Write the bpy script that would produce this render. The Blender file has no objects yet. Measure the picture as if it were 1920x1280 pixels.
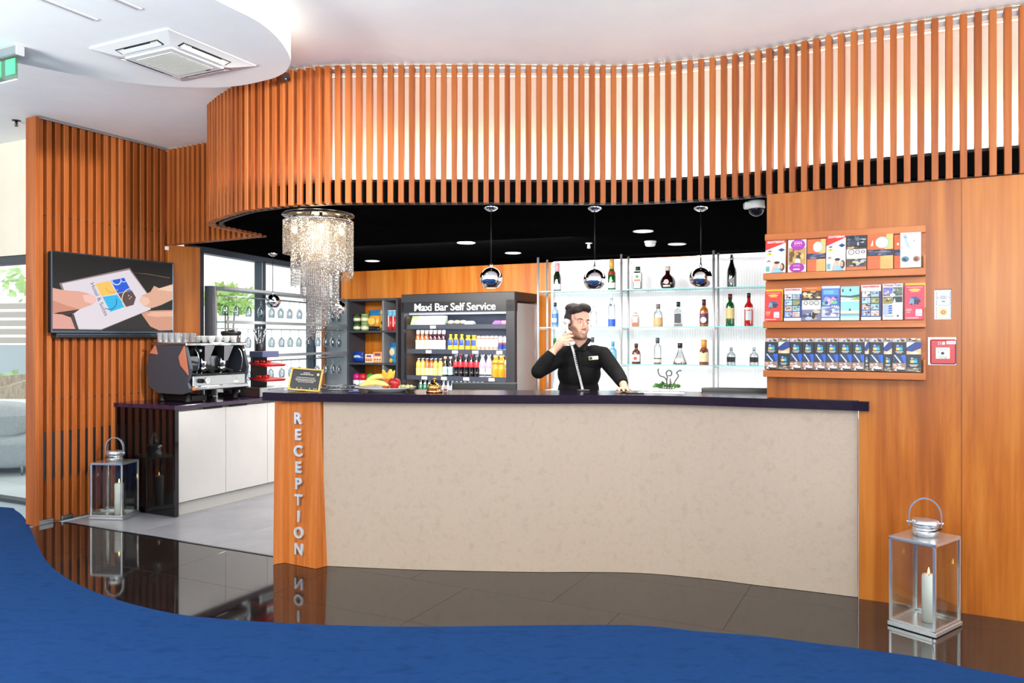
import bpy, math, random
from mathutils import Matrix, Vector, noise
random.seed(7)
C = bpy.context.scene.collection
PI = math.pi
R = math.radians

# ------------------------------------------------------------------ camera, world, lights, exposure
H_EYE = 1.5
cam_d = bpy.data.cameras.new('camera')
cam = bpy.data.objects.new('camera', cam_d); C.objects.link(cam)
cam.location = (0, 0, H_EYE); cam.rotation_euler = (R(90), 0, 0)
cam_d.sensor_width = 36; cam_d.lens = 27.75; cam_d.shift_y = -7 / 1920; cam_d.clip_start = .05
bpy.context.scene.camera = cam

world = bpy.data.worlds.new('world'); bpy.context.scene.world = world
world.use_nodes = True
bg = world.node_tree.nodes['Background']
bg.inputs[0].default_value = (.97, .985, 1, 1); bg.inputs[1].default_value = 1.35

def lamp(name, kind, loc, energy, color=(1, 1, 1), rot=(0, 0, 0), size=1, size_y=None, blend=.5, spot=1.6):
    d = bpy.data.lights.new(name, kind); o = bpy.data.objects.new(name, d); C.objects.link(o)
    o.location = loc; o.rotation_euler = rot; d.energy = energy; d.color = color
    if kind == 'AREA':
        d.size = size
        if size_y: d.shape = 'RECTANGLE'; d.size_y = size_y
    elif kind == 'SPOT':
        d.shadow_soft_size = size; d.spot_size = spot; d.spot_blend = blend
    else: d.shadow_soft_size = size
    return o
# daylight from the glazed front behind the photographer
lamp('front_daylight', 'AREA', (.3, -3.2, 1.9), 15, (1, .99, .97), (R(90), 0, 0), 8, 2.6)
# added unseen uplights that brighten the white ceiling, behind and beside the camera
lamp('ceiling_fill', 'AREA', (0, -1.2, 1.95), 430, (.95, 1, .96), (R(158), 0, 0), 2.6, 1.6)
lamp('ceiling_fill', 'AREA', (-4.9, 1.2, 1.9), 560, (.95, 1, .95), (R(172), 0, 0), 1.8, 1.8)
lamp('ceiling_fill', 'AREA', (4.2, .6, 1.9), 12, (.95, 1, .95), (R(180), 0, 0), 1.8, 1.8)
# added fill light, out of view at the right, brightening the slatted partition
lamp('side_fill', 'AREA', (4.9, 1.3, 1.7), 130, (1, .99, .97), (R(90), 0, R(57)), 3.2, 2.6)
def aim(loc, to):
    return (Vector(to) - Vector(loc)).to_track_quat('-Z', 'Y').to_euler()
# lobby spotlights aimed at the slatted partition and the coffee counter
lamp('track_spot', 'SPOT', (1.2, 2.3, 3.2), 1700, (1, .96, .9), aim((1.2, 2.3, 3.2), (-3.75, 6.75, 1.95)), .12, spot=R(31), blend=.8)
# added area fill under the black ceiling, brightening the bar and its back wall
lamp('bar_fill', 'AREA', (-.9, 7.4, 2.36), 210, (1, .95, .88), (R(32), 0, R(-20)), 3.0, .5)
lamp('bar_fill', 'AREA', (.6, 5.9, 2.36), 35, (1, .96, .92), (R(10), 0, R(-10)), 2.6, .4)

sc = bpy.context.scene
sc.view_settings.view_transform = 'Standard'; sc.view_settings.look = 'None'
sc.view_settings.gamma = 1; sc.view_settings.use_curve_mapping = False
sc.view_settings.exposure = .17
sc.cycles.max_bounces = 10; sc.cycles.transparent_max_bounces = 24
sc.cycles.caustics_reflective = False; sc.cycles.caustics_refractive = False
sc.cycles.sample_clamp_indirect = 6

# ------------------------------------------------------------------ helpers
def lin(c):
    def g(x):
        x /= 255
        return x / 12.92 if x <= .04045 else ((x + .055) / 1.055) ** 2.4
    return (g(c[0]), g(c[1]), g(c[2]), 1)

MATS = {}
def mat(rgb, rough=.5, metal=0, spec=.5, emit=0, coat=0, name=None):
    key = (tuple(rgb), rough, metal, spec, emit, coat)
    if key in MATS: return MATS[key]
    m = bpy.data.materials.new(name or 'paint'); m.use_nodes = True
    b = m.node_tree.nodes['Principled BSDF']
    b.inputs['Base Color'].default_value = lin(rgb); b.inputs['Roughness'].default_value = rough
    b.inputs['Metallic'].default_value = metal; b.inputs['Specular IOR Level'].default_value = spec
    b.inputs['Coat Weight'].default_value = coat; b.inputs['Coat Roughness'].default_value = .05
    if emit:
        b.inputs['Emission Color'].default_value = lin(rgb); b.inputs['Emission Strength'].default_value = emit
    MATS[key] = m
    return m

def nt(m):
    m.use_nodes = True
    t = m.node_tree
    return t, t.nodes['Principled BSDF'], t.nodes, t.links

def ramp(N, stops):
    r = N.new('ShaderNodeValToRGB'); e = r.color_ramp.elements
    while len(e) < len(stops): e.new(.5)
    for i, (p, c) in enumerate(stops): e[i].position = p; e[i].color = c if len(c) == 4 else lin(c)
    return r

def noise_node(N, L, vec, scale, detail=4, rough=.5, map_scale=None, dist=0):
    n = N.new('ShaderNodeTexNoise'); n.inputs['Scale'].default_value = scale
    n.inputs['Detail'].default_value = detail; n.inputs['Roughness'].default_value = rough
    n.inputs['Distortion'].default_value = dist
    if map_scale:
        mp = N.new('ShaderNodeMapping'); mp.inputs['Scale'].default_value = map_scale
        L.new(vec, mp.inputs[0]); vec = mp.outputs[0]
    L.new(vec, n.inputs['Vector'])
    return n

def wood(name, dark, mid, light, rough=.3, stretch=(14, 14, .7), board=0, rnd=.0, bump=.05):
    m = bpy.data.materials.new(name); t, b, N, L = nt(m)
    tc = N.new('ShaderNodeTexCoord'); vec = tc.outputs['Object']
    oi = N.new('ShaderNodeObjectInfo')
    ad = N.new('ShaderNodeVectorMath'); ad.operation = 'ADD'
    sc_ = N.new('ShaderNodeVectorMath'); sc_.operation = 'SCALE'; sc_.inputs['Scale'].default_value = 13
    cb = N.new('ShaderNodeCombineXYZ'); L.new(oi.outputs['Random'], cb.inputs[0]); L.new(oi.outputs['Random'], cb.inputs[2])
    L.new(cb.outputs[0], sc_.inputs[0]); L.new(vec, ad.inputs[0]); L.new(sc_.outputs[0], ad.inputs[1]); vec = ad.outputs[0]
    n1 = noise_node(N, L, vec, 1, 6, .62, stretch, .6)
    n2 = noise_node(N, L, vec, 1, 3, .6, tuple(s * 5 for s in stretch[:2]) + (stretch[2] * 3,))
    mx = N.new('ShaderNodeMath'); mx.operation = 'MULTIPLY_ADD'; mx.inputs[1].default_value = .28
    L.new(n2.outputs[0], mx.inputs[0]); L.new(n1.outputs[0], mx.inputs[2])
    src = mx.outputs[0]
    if board:
        sx = N.new('ShaderNodeSeparateXYZ'); L.new(tc.outputs['Object'], sx.inputs[0])
        dv = N.new('ShaderNodeMath'); dv.operation = 'DIVIDE'; dv.inputs[1].default_value = board; L.new(sx.outputs[0], dv.inputs[0])
        fl = N.new('ShaderNodeMath'); fl.operation = 'FLOOR'; L.new(dv.outputs[0], fl.inputs[0])
        wn = N.new('ShaderNodeTexWhiteNoise'); wn.noise_dimensions = '1D'; L.new(fl.outputs[0], wn.inputs['W'])
        ma = N.new('ShaderNodeMath'); ma.operation = 'MULTIPLY_ADD'; ma.inputs[1].default_value = .12
        L.new(wn.outputs[0], ma.inputs[0]); L.new(src, ma.inputs[2]); src = ma.outputs[0]
    if rnd:
        ma = N.new('ShaderNodeMath'); ma.operation = 'MULTIPLY_ADD'; ma.inputs[1].default_value = rnd
        L.new(oi.outputs['Random'], ma.inputs[0]); L.new(src, ma.inputs[2]); src = ma.outputs[0]
    off = .14 + .06 * bool(board) + rnd / 2
    r = ramp(N, [(.32 + off, dark), (.5 + off, mid), (.68 + off, light)])
    L.new(src, r.inputs[0]); L.new(r.outputs[0], b.inputs['Base Color'])
    b.inputs['Roughness'].default_value = rough; b.inputs['Specular IOR Level'].default_value = .3
    if bump:
        bp = N.new('ShaderNodeBump'); bp.inputs['Strength'].default_value = bump; bp.inputs['Distance'].default_value = .002
        L.new(src, bp.inputs['Height']); L.new(bp.outputs[0], b.inputs['Normal'])
    return m

def mottled(name, c1, c2, scale, rough=.6, bump=0, bscale=None, detail=6, spec=.5, mapping=None, c3=None):
    m = bpy.data.materials.new(name); t, b, N, L = nt(m)
    tc = N.new('ShaderNodeTexCoord')
    n1 = noise_node(N, L, tc.outputs['Object'], scale, detail, .65, mapping)
    stops = [(.35, c1), (.65, c2)] if c3 is None else [(.3, c1), (.5, c2), (.7, c3)]
    r = ramp(N, stops); L.new(n1.outputs[0], r.inputs[0]); L.new(r.outputs[0], b.inputs['Base Color'])
    b.inputs['Roughness'].default_value = rough; b.inputs['Specular IOR Level'].default_value = spec
    if bump:
        n2 = noise_node(N, L, tc.outputs['Object'], bscale or scale * 6, 4, .6)
        bp = N.new('ShaderNodeBump'); bp.inputs['Strength'].default_value = bump; bp.inputs['Distance'].default_value = .004
        L.new(n2.outputs[0], bp.inputs['Height']); L.new(bp.outputs[0], b.inputs['Normal'])
    return m

def clear(name, tint=(255, 255, 255), refl=.12, rough=.02, body=0, body_col=None, edge=.6):
    """thin glass: transparent with a fresnel reflection, optionally some coloured body"""
    m = bpy.data.materials.new(name); m.use_nodes = True; t = m.node_tree; N, L = t.nodes, t.links
    N.remove(N['Principled BSDF'])
    tr = N.new('ShaderNodeBsdfTransparent'); tr.inputs[0].default_value = lin(tint)
    gl = N.new('ShaderNodeBsdfGlossy'); gl.inputs['Roughness'].default_value = rough
    lw = N.new('ShaderNodeLayerWeight'); lw.inputs['Blend'].default_value = .3
    ma = N.new('ShaderNodeMath'); ma.operation = 'MULTIPLY_ADD'; ma.inputs[1].default_value = edge; ma.inputs[2].default_value = refl * .35
    L.new(lw.outputs['Fresnel'], ma.inputs[0])
    mx = N.new('ShaderNodeMixShader'); L.new(ma.outputs[0], mx.inputs[0])
    base = tr
    if body:
        df = N.new('ShaderNodeBsdfPrincipled'); df.inputs['Base Color'].default_value = lin(body_col or tint); df.inputs['Roughness'].default_value = .08
        m2 = N.new('ShaderNodeMixShader'); m2.inputs[0].default_value = body
        L.new(tr.outputs[0], m2.inputs[1]); L.new(df.outputs[0], m2.inputs[2]); base = m2
    L.new(base.outputs[0], mx.inputs[1]); L.new(gl.outputs[0], mx.inputs[2])
    L.new(mx.outputs[0], N['Material Output'].inputs[0])
    return m

class MB:
    def __init__(s): s.v = []; s.f = []; s.m = []; s.s = []; s.mats = []
    def mi(s, m):
        if m not in s.mats: s.mats.append(m)
        return s.mats.index(m)
    def add(s, vs, fs, m, smooth=False, M=None):
        k = len(s.v); i = s.mi(m)
        for p in vs: s.v.append(tuple(M @ Vector(p)) if M is not None else tuple(p))
        for f in fs: s.f.append([a + k for a in f]); s.m.append(i); s.s.append(smooth)
        return s
    def box(s, c, d, m, ch=0, M=None):
        x, y, z = (a / 2 for a in d); cx, cy, cz = c
        if not ch:
            vs = [(cx + i * x, cy + j * y, cz + k * z) for k in (-1, 1) for j in (-1, 1) for i in (-1, 1)]
            return s.add(vs, [(0, 2, 3, 1), (4, 5, 7, 6), (0, 1, 5, 4), (2, 6, 7, 3), (0, 4, 6, 2), (1, 3, 7, 5)], m, False, M)
        ch = min(ch, x * .95, y * .95, z * .95)
        vs = []; idx = {}
        for i in (-1, 1):
            for j in (-1, 1):
                for k in (-1, 1):
                    for a in range(3):
                        q = [i * x, j * y, k * z]
                        for b in range(3):
                            if b != a: q[b] -= (i, j, k)[b] * ch
                        idx[(i, j, k, a)] = len(vs); vs.append((cx + q[0], cy + q[1], cz + q[2]))
        fs = []
        for a in range(3):
            b, c_ = (a + 1) % 3, (a + 2) % 3
            for sg in (-1, 1):
                q = []
                for (p, r) in ((-1, -1), (1, -1), (1, 1), (-1, 1)):
                    k = [0, 0, 0]; k[a] = sg; k[b] = p; k[c_] = r; q.append(idx[(*k, a)])
                fs.append(q if sg > 0 else q[::-1])
            for p in (-1, 1):
                for r in (-1, 1):   # edge along axis a, between faces b and c_
                    k0 = [0, 0, 0]; k0[a] = -1; k0[b] = p; k0[c_] = r; k1 = list(k0); k1[a] = 1
                    q = [idx[(*k0, b)], idx[(*k1, b)], idx[(*k1, c_)], idx[(*k0, c_)]]
                    fs.append(q if p * r < 0 else q[::-1])
        for i in (-1, 1):
            for j in (-1, 1):
                for k in (-1, 1):
                    q = [idx[(i, j, k, a)] for a in range(3)]
                    fs.append(q if i * j * k > 0 else q[::-1])
        return s.add(vs, fs, m, False, M)
    def loft(s, rings, m, smooth=False, M=None, cap=True, close=True):
        n = len(rings[0]); vs = [p for r in rings for p in r]; fs = []
        for a in range(len(rings) - 1):
            for b in range(n if close else n - 1):
                c = (b + 1) % n
                fs.append((a * n + b, a * n + c, (a + 1) * n + c, (a + 1) * n + b))
        s.add(vs, fs, m, smooth, M)
        if cap:
            k = len(s.v) - len(vs); i = s.mi(m)
            s.f.append([k + b for b in range(n)][::-1]); s.m.append(i); s.s.append(False)
            s.f.append([k + (len(rings) - 1) * n + b for b in range(n)]); s.m.append(i); s.s.append(False)
        return s
    def prism(s, poly, z0, z1, m, M=None):
        return s.loft([[(x, y, z0) for x, y in poly], [(x, y, z1) for x, y in poly]], m, False, M)
    def lathe(s, prof, m, n=20, M=None, smooth=True, cap=True, sx=1, sy=1):
        rings = [[(max(r, 1e-4) * sx * math.cos(2 * PI * a / n), max(r, 1e-4) * sy * math.sin(2 * PI * a / n), z) for a in range(n)] for r, z in prof]
        return s.loft(rings, m, smooth, M, cap)
    def ball(s, c, r, m, nu=16, nv=10, M=None):
        rx, ry, rz = (r, r, r) if not hasattr(r, '__len__') else r
        T = Matrix.Translation(c)
        if M is not None: T = M @ T
        return s.lathe([(math.sin(PI * (k + .02) / (nv + .04)), -math.cos(PI * (k + .02) / (nv + .04)) * rz) for k in range(nv + 1)], m, nu, T, True, True, rx, ry)
    def tube(s, pts, r, m, n=8, M=None, closed=False):
        pts = [Vector(p) for p in pts]; rr = r if hasattr(r, '__len__') else [r] * len(pts)
        rings = []; up = None; N_ = len(pts)
        for i, p in enumerate(pts):
            if closed: t = pts[(i + 1) % N_] - pts[i - 1]
            else: t = pts[min(i + 1, N_ - 1)] - pts[max(i - 1, 0)]
            t.normalize()
            if up is None:
                a = Vector((0, 0, 1)) if abs(t.z) < .9 else Vector((1, 0, 0))
                up = (a - t * a.dot(t)).normalized()
            else:
                up = up - t * up.dot(t)
                up = up.normalized() if up.length > 1e-6 else t.orthogonal().normalized()
            sd = t.cross(up)
            rings.append([tuple(p + (up * math.cos(2 * PI * k / n) + sd * math.sin(2 * PI * k / n)) * rr[i]) for k in range(n)])
        if closed: rings.append(rings[0])
        return s.loft(rings, m, True, M, not closed)
    def cyl(s, a, b, r, m, n=12, M=None): return s.tube([a, b], r, m, n, M)
    def poly(s, pts, m, M=None): return s.add(pts, [list(range(len(pts)))], m, False, M)
    def mesh(s, name):
        me = bpy.data.meshes.new(name); me.from_pydata(s.v, [], s.f)
        for m in s.mats: me.materials.append(m)
        me.polygons.foreach_set('material_index', s.m); me.polygons.foreach_set('use_smooth', s.s)
        me.update(); return me

def tag(o, label=None, cat=None, group=None, kind=None):
    if label: o['label'] = label
    if cat: o['category'] = cat
    if group: o['group'] = group
    if kind: o['kind'] = kind
    return o
def obj(name, mb, parent=None, label=None, cat=None, group=None, kind=None, loc=None, rz=None):
    o = bpy.data.objects.new(name, mb.mesh(name) if isinstance(mb, MB) else mb); C.objects.link(o)
    if parent is not None: o.parent = parent
    if loc is not None: o.location = loc
    if rz is not None: o.rotation_euler = (0, 0, rz)
    return tag(o, label, cat, group, kind)
def thing(name, label, cat, loc=(0, 0, 0), rz=0, group=None, kind=None):
    o = bpy.data.objects.new(name, None); C.objects.link(o); o.empty_display_size = .1
    o.location = loc; o.rotation_euler = (0, 0, rz)
    return tag(o, label, cat, group, kind)
def dup(root, loc, rz=None, label=None, group=None):
    r = root.copy(); C.objects.link(r); r.location = loc
    if rz is not None: r.rotation_euler = (0, 0, rz)
    if label: r['label'] = label
    if group: r['group'] = group
    for ch in list(root.children):
        c = ch.copy(); C.objects.link(c); c.parent = r
        for g in list(ch.children):
            d = g.copy(); C.objects.link(d); d.parent = c
    return r
def text(name, s, size, m, parent=None, M=None, depth=.004, bold=0, spacing=1.0, align='CENTER', label=None):
    cu = bpy.data.curves.new(name, 'FONT'); cu.body = s; cu.size = size; cu.extrude = depth / 2; cu.offset = bold
    cu.align_x = align; cu.align_y = 'CENTER'; cu.space_character = spacing; cu.resolution_u = 3
    t = bpy.data.objects.new(name, cu); C.objects.link(t)
    me = bpy.data.meshes.new_from_object(t.evaluated_get(bpy.context.evaluated_depsgraph_get()))
    bpy.data.objects.remove(t); bpy.data.curves.remove(cu)
    me.name = name; me.materials.clear(); me.materials.append(m)
    if M is not None: me.transform(M)
    return obj(name, me, parent, label)
UP = Matrix.Rotation(R(90), 4, 'X')      # text lying in xy -> standing, facing -y
def T(x, y, z): return Matrix.Translation((x, y, z))
def RX(a): return Matrix.Rotation(R(a), 4, 'X')
def RY(a): return Matrix.Rotation(R(a), 4, 'Y')
def RZ(a): return Matrix.Rotation(R(a), 4, 'Z')
def spline(P, n=12):
    P = [Vector(p) for p in P]; out = []
    for i in range(len(P) - 1):
        p0, p1, p2, p3 = P[max(i - 1, 0)], P[i], P[i + 1], P[min(i + 2, len(P) - 1)]
        for k in range(n):
            t = k / n
            out.append(.5 * ((2 * p1) + (p2 - p0) * t + (2 * p0 - 5 * p1 + 4 * p2 - p3) * t * t + (3 * p1 - p0 - 3 * p2 + p3) * t ** 3))
    out.append(P[-1]); return out
def resample(P, pitch, start=0):
    out = []; d = start; acc = 0
    for a, b in zip(P, P[1:]):
        L_ = (b - a).length
        while d <= acc + L_:
            t = (d - acc) / L_; out.append((a.lerp(b, t), (b - a).normalized())); d += pitch
        acc += L_
    return out
def offset(P, d):
    out = []
    for i, p in enumerate(P):
        t = (P[min(i + 1, len(P) - 1)] - P[max(i - 1, 0)]); t.normalize()
        out.append(p + Vector((-t.y, t.x)) * d)
    return out
ORD = ('first second third fourth fifth sixth seventh eighth ninth tenth eleventh twelfth thirteenth fourteenth fifteenth sixteenth '
       'seventeenth eighteenth nineteenth twentieth').split()

YAW = R(-26.57)                     # the building's axes
U = Vector((math.cos(YAW), math.sin(YAW))); V = Vector((-U.y, U.x))

# ------------------------------------------------------------------ materials
W_SLAT = wood('slat_wood', (138, 67, 24), (160, 85, 36), (174, 100, 50), .42, (10, 10, .5), 0, .12)
W_WALL = wood('cherry_veneer', (142, 72, 18), (166, 91, 24), (180, 108, 38), .33, (9, 9, .5), .29, 0, .03)
W_RACK = wood('rack_wood', (150, 74, 26), (172, 92, 38), (186, 108, 52), .35, (.7, 10, 10), 0, .08)
W_PILLAR = wood('pillar_wood', (160, 82, 28), (184, 102, 42), (198, 122, 60), .35, (22, 22, .5))
W_BACK = wood('back_wood', (190, 96, 22), (214, 124, 40), (228, 146, 62), .35, (9, 9, .5), .3)
W_DARK = wood('slat_backing_wood', (122, 60, 24), (140, 74, 32), (156, 88, 44), .5, (8, 8, .5))
PLASTER = mottled('white_plaster', (244, 246, 244), (249, 250, 248), 3, .75, .04, 60)
CREAM = mottled('cream_plaster', (238, 226, 204), (244, 233, 214), 2, .75)
BLACKCEIL = mottled('black_ceiling_paint', (10, 10, 11), (14, 14, 15), 3, .95, 0, None, 6, .0)
BLACK = mat((12, 12, 13), .5, 0, .3, name='black_paint')
SATIN = mat((28, 28, 31), .35, name='satin_black')
CHAR = mat((58, 62, 70), .5, name='charcoal_laminate')
GREY = mat((120, 124, 130), .45, name='grey_laminate')
DKGREY = mat((74, 77, 84), .45, name='dark_grey_laminate')
CHROME = mat((224, 224, 226), .07, 1, name='chrome')
POST = mat((196, 196, 200), .35, .6, name='satin_chrome')
LCH = mat((214, 216, 218), .2, .8, name='lantern_steel')
STEEL = mat((178, 180, 184), .25, 1, name='brushed_steel')
ALU = mat((196, 196, 200), .35, 1, name='aluminium')
WHITE = mat((238, 238, 236), .4, name='white_plastic')
DOORS = mottled('cabinet_white', (206, 203, 201), (210, 207, 205), 4, .45)
PURPLE = mottled('aubergine_stone', (40, 26, 48), (52, 34, 60), 30, .12, 0, None, 4)
PURPLE2 = mottled('aubergine_top', (26, 17, 33), (33, 22, 41), 30, .18, 0, None, 4, .12)
GLASS = clear('clear_glass', (253, 255, 254), .1, .02, 0, None, .4)
PANE = clear('window_pane', (250, 253, 252), .04, .02, 0, None, .1)
SHELF_GLASS = clear('shelf_glass', (214, 240, 240), .1, .02)
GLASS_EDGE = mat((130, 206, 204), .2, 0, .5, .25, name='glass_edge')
WINE_GLASS = clear('wine_glass', (236, 240, 243), .2, .02, 0, None, .35)
PAPER = mat((240, 240, 238), .45, name='paper')
# ------------------------------------------------------------------ floor
FPT = lambda x, y, z=0: Vector(((x - 960) * (z - H_EYE) / (633 - y), 1480 * (z - H_EYE) / (633 - y)))   # a sight line met with the level plane z
def struct(name, mb, parent=None, **k): return obj(name, mb, parent, kind='structure' if parent is None else None, **k)
SLAB = mottled('screed', (112, 112, 116), (122, 122, 126), 2, .5)
LOUNGE = mottled('lounge_floor', (176, 192, 200), (190, 204, 212), 1.5, .3)
TILE_D = mottled('dark_glossy_tile', (26, 20, 19), (34, 27, 25), 3, .05, 0, None, 8, .7)
TILE_G = mottled('grey_stone_tile', (128, 128, 136), (150, 150, 156), 2.2, .3, 0, None, 8)
CARPET = mottled('blue_carpet', (22, 51, 96), (28, 61, 110), 7, .95, .5, 420, 14, .05, (1, 1.8, 1), (25, 56, 103))
TERRACE = mottled('terrace_paving', (216, 222, 226), (230, 234, 236), 2, .7)

edge_px = [(0, 952), (30, 959), (49, 977), (60, 1000), (75, 1034), (94, 1062), (131, 1090), (187, 1116), (262, 1139), (337, 1155), (412, 1163), (512, 1170), (620, 1175), (760, 1178), (900, 1177), (1050, 1175), (1200, 1176), (1313, 1187), (1426, 1196), (1535, 1210), (1608, 1219), (1744, 1239), (1920, 1275)]
edge = [Vector((-9, 8.9)), Vector((-5.6, 7.15))] + [FPT(*p) for p in edge_px] + [Vector((4.2, 2.45))]
edge = spline(edge, 5)
SPLIT = 4.11          # in building axes: glossy dark tiles in front of it, grey stone behind
W2 = lambda a, b: U * a + V * b
floor = struct('floor', MB().prism([(-14, -6), (6.5, -6), (6.5, 24), (-14, 24)], -.2, -.014, SLAB))
terr = [W2(-16, 4.43), W2(-6.35, 4.43), W2(-6.35, 5.9), W2(-7.0, 8.3), W2(-7, 20), W2(-16, 20)]
struct('floor', MB().prism([tuple(p) for p in terr], -.0135, -.002, TERRACE))
lounge = [W2(-12, -2), W2(-6.2, -2), W2(-6.2, 4.42), W2(-12, 4.42)]
struct('floor', MB().prism([tuple(p) for p in lounge], -.0135, -.001, LOUNGE))
def inside(p, poly):
    c = False
    for a, b in zip(poly, poly[1:] + poly[:1]):
        if (a.y > p.y) != (b.y > p.y) and p.x < (b.x - a.x) * (p.y - a.y) / (b.y - a.y) + a.x: c = not c
    return c
carpet_poly = edge + [Vector((5.5, -4.4)), Vector((-9, -4.4))]
tile_mesh = {}
def tiles(u0, n, v0, m_, w, d, mt, keep):
    mb = MB().box((0, 0, -.006), (w - .0016, d - .0016, .012), mt, .0005); me = mb.mesh('tile')
    for i in range(n):
        for j in range(m_):
            cs = [W2(u0 + (i + a) * w, v0 + (j + b) * d) for a in (0, .5, 1) for b in (0, .5, 1)]
            if not keep(cs): continue
            p = W2(u0 + (i + .5) * w, v0 + (j + .5) * d)
            o = obj('tile', me, floor, loc=(p.x, p.y, 0), rz=YAW)
tiles(-6.2, 11, SPLIT - 4 * .62, 4, .96, .62, TILE_D, lambda cs: any(not inside(c, carpet_poly) for c in cs))
tiles(-6.13, 3, SPLIT, 5, .8, .8, TILE_G, lambda cs: True)
tiles(-3.725, 7, SPLIT, 2, .96, .62, TILE_D, lambda cs: any(not inside(c, carpet_poly) for c in cs))
tiles(-3.725, 6, SPLIT + 1.24, 3, .96, .8, TILE_G, lambda cs: True)
struct('trim_1', MB().box((0, 0, .0015), (2.38, .02, .003), mat((30, 28, 28), .3, 1)), loc=(*W2(-4.93, SPLIT), 0), rz=YAW)
carpet = obj('carpet', MB().prism([tuple(p) for p in carpet_poly], .0005, .010, CARPET), None, 'blue cut pile carpet with a wavy edge against the dark glossy tiles', 'carpet')

# ------------------------------------------------------------------ slatted partition on the left
WROT = R(63.43)      # local x runs away along the wall, -y faces the room
slat_h = 3.26
sp = thing('slatted_partition', 'tall partition of vertical orange wooden slats carrying the television', 'partition', (-3.79, 6.30, 0), WROT)
obj('backing_panel', MB().box((.66, .075, slat_h / 2), (1.33, .05, slat_h), W_DARK), sp)
obj('end_board', MB().box((-.012, .04, slat_h / 2), (.03, .13, slat_h), W_SLAT, .002), sp)
sm = MB().box((0, .025, slat_h / 2), (.043, .05, slat_h - .01), W_SLAT, .003).mesh('slat')
vm = MB().prism([(-.014, 0), (.014, 0), (.014, .36), (0, .40), (-.014, .40)], -.004, .004, SATIN).mesh('insert')
bm_ = MB().box((0, 0, 0), (.028, .02, .012), STEEL, .002).box((0, -.012, 0), (.034, .006, .004), BLACK).mesh('bracket')
for k in range(17):
    obj('slat', sm, sp, loc=(.03 + k * .0725, 0, 0))
    if k < 16:
        for z in (2.49, 1.0):
            obj('bracket', bm_, sp, loc=(.03 + (k + .5) * .0725, .03, z))
    if k < 12:
        o = obj('vent_insert', vm, sp, 'black vent insert in the gap between two slats', loc=(.03 + (k + .5) * .0725, .016, .735)); o.rotation_euler = (R(-90), 0, 0)
obj('top_channel', MB().box((.62, .02, 3.262), (1.26, .06, .016), ALU), sp, 'aluminium channel')
obj('foot_plate', MB().box((.06, .0, .02), (.14, .02, .04), STEEL, .003).box((.25, .0, .02), (.1, .02, .04), STEEL, .003), sp, 'brushed steel foot')
# wooden return panel beyond the slats
rp = Vector((-3.2, 7.35)); rq = Vector((-2.985, 7.565)); ang = math.atan2(rq.y - rp.y, rq.x - rp.x)
struct('wall_return', MB().box((.15, .04, 1.65), (.305, .08, 1.43), W_WALL, .003), loc=(rp.x, rp.y, 0), rz=ang)
# ------------------------------------------------------------------ ceilings
def flat(poly, z0, z1, m): return MB().prism([(p[0], p[1]) for p in poly], z0, z1, m)
struct('ceiling', flat([tuple(W2(*q)) for q in ((-11, -6), (6.5, -6), (6.5, 5.35), (-6.3, 5.35), (-6.3, 4.5), (-11, 4.5))], 3.275, 3.45, PLASTER))
disc_px = [(405, 0), (480, 38), (517, 67), (538, 95), (545, 113), (542, 125), (530, 138), (500, 150), (424, 163), (300, 161), (165, 144), (22, 116), (0, 112)]
dp = [Vector((-1.75, 2.9)), Vector((-1.52, 3.4))] + [FPT(x, y, 3.1) for x, y in disc_px]
dp = spline([Vector((-3.2, 2.1)), Vector((-2.2, 2.35))] + dp + [Vector((-3.7, 4.25)), Vector((-5.0, 3.9))], 6)
ring = [(p.x, p.y) for p in dp] + [(-9.0, 3.3), (-9.0, 2.6), (-5, 2.0)]
mb = MB(); n_ = len(ring)
mb.add([(x, y, z) for z in (3.1, 3.275) for x, y in ring] + [(-3.1, 3.3, 3.1)], [(k, (k + 1) % n_, n_ + (k + 1) % n_, n_ + k) for k in range(n_)] + [(2 * n_, (k + 1) % n_, k) for k in range(n_)], PLASTER)
struct('ceiling', mb)
# bulkhead curve, seen from the room
near_px = [(480, 443), (430, 433), (396, 425.5), (388, 418), (397, 413), (412, 407), (446, 397), (480, 391.5), (525, 386.5), (581, 382.5), (634, 380.5), (807, 380), (932, 380), (1057, 380.5), (1161, 380.5), (1244, 378), (1348, 372.5), (1439, 365), (1542, 354.5), (1655, 344.5), (1805, 333), (1917, 324.5)]
ZB = 2.367
curve = [FPT(x, y, ZB) for x, y in near_px]
d_end = (curve[-1] - curve[-2]).normalized()
curve = curve + [curve[-1] + d_end * .5]
curve = spline(curve, 8)
tip = curve[0]
wallrun = [Vector((-3.245, 7.375)), tip]
SOFFIT_Z = ZB + .02
back_poly = [(p.x, p.y) for p in offset(curve, .03)] + [(4.4, 7.3), (-2.22, 10.62), (-2.98, 7.72), (-3.21, 7.435), (-2.155, 6.81)]
struct('ceiling', flat(back_poly, SOFFIT_Z, SOFFIT_Z + .12, BLACKCEIL))
bh = thing('slatted_bulkhead', 'wavy bulkhead of vertical orange slats over the reception desk, lit from behind', 'bulkhead', (0, 0, 0))
BACKM = mottled('lit_backing', (248, 242, 238), (252, 247, 244), 30, .7)
ZT = 3.255
sl = MB().box((0, 0, (ZT - ZB) / 2), (.034, .06, ZT - ZB), W_SLAT, .002).mesh('slat')
nsl = 0
for (p, t) in resample(curve, .0685, .02) + resample(wallrun, .0685, .05):
    n = Vector((-t.y, t.x))
    q = p + n * .03
    obj('slat', sl, bh, loc=(q.x, q.y, ZB), rz=math.atan2(t.y, t.x)); nsl += 1
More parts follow.
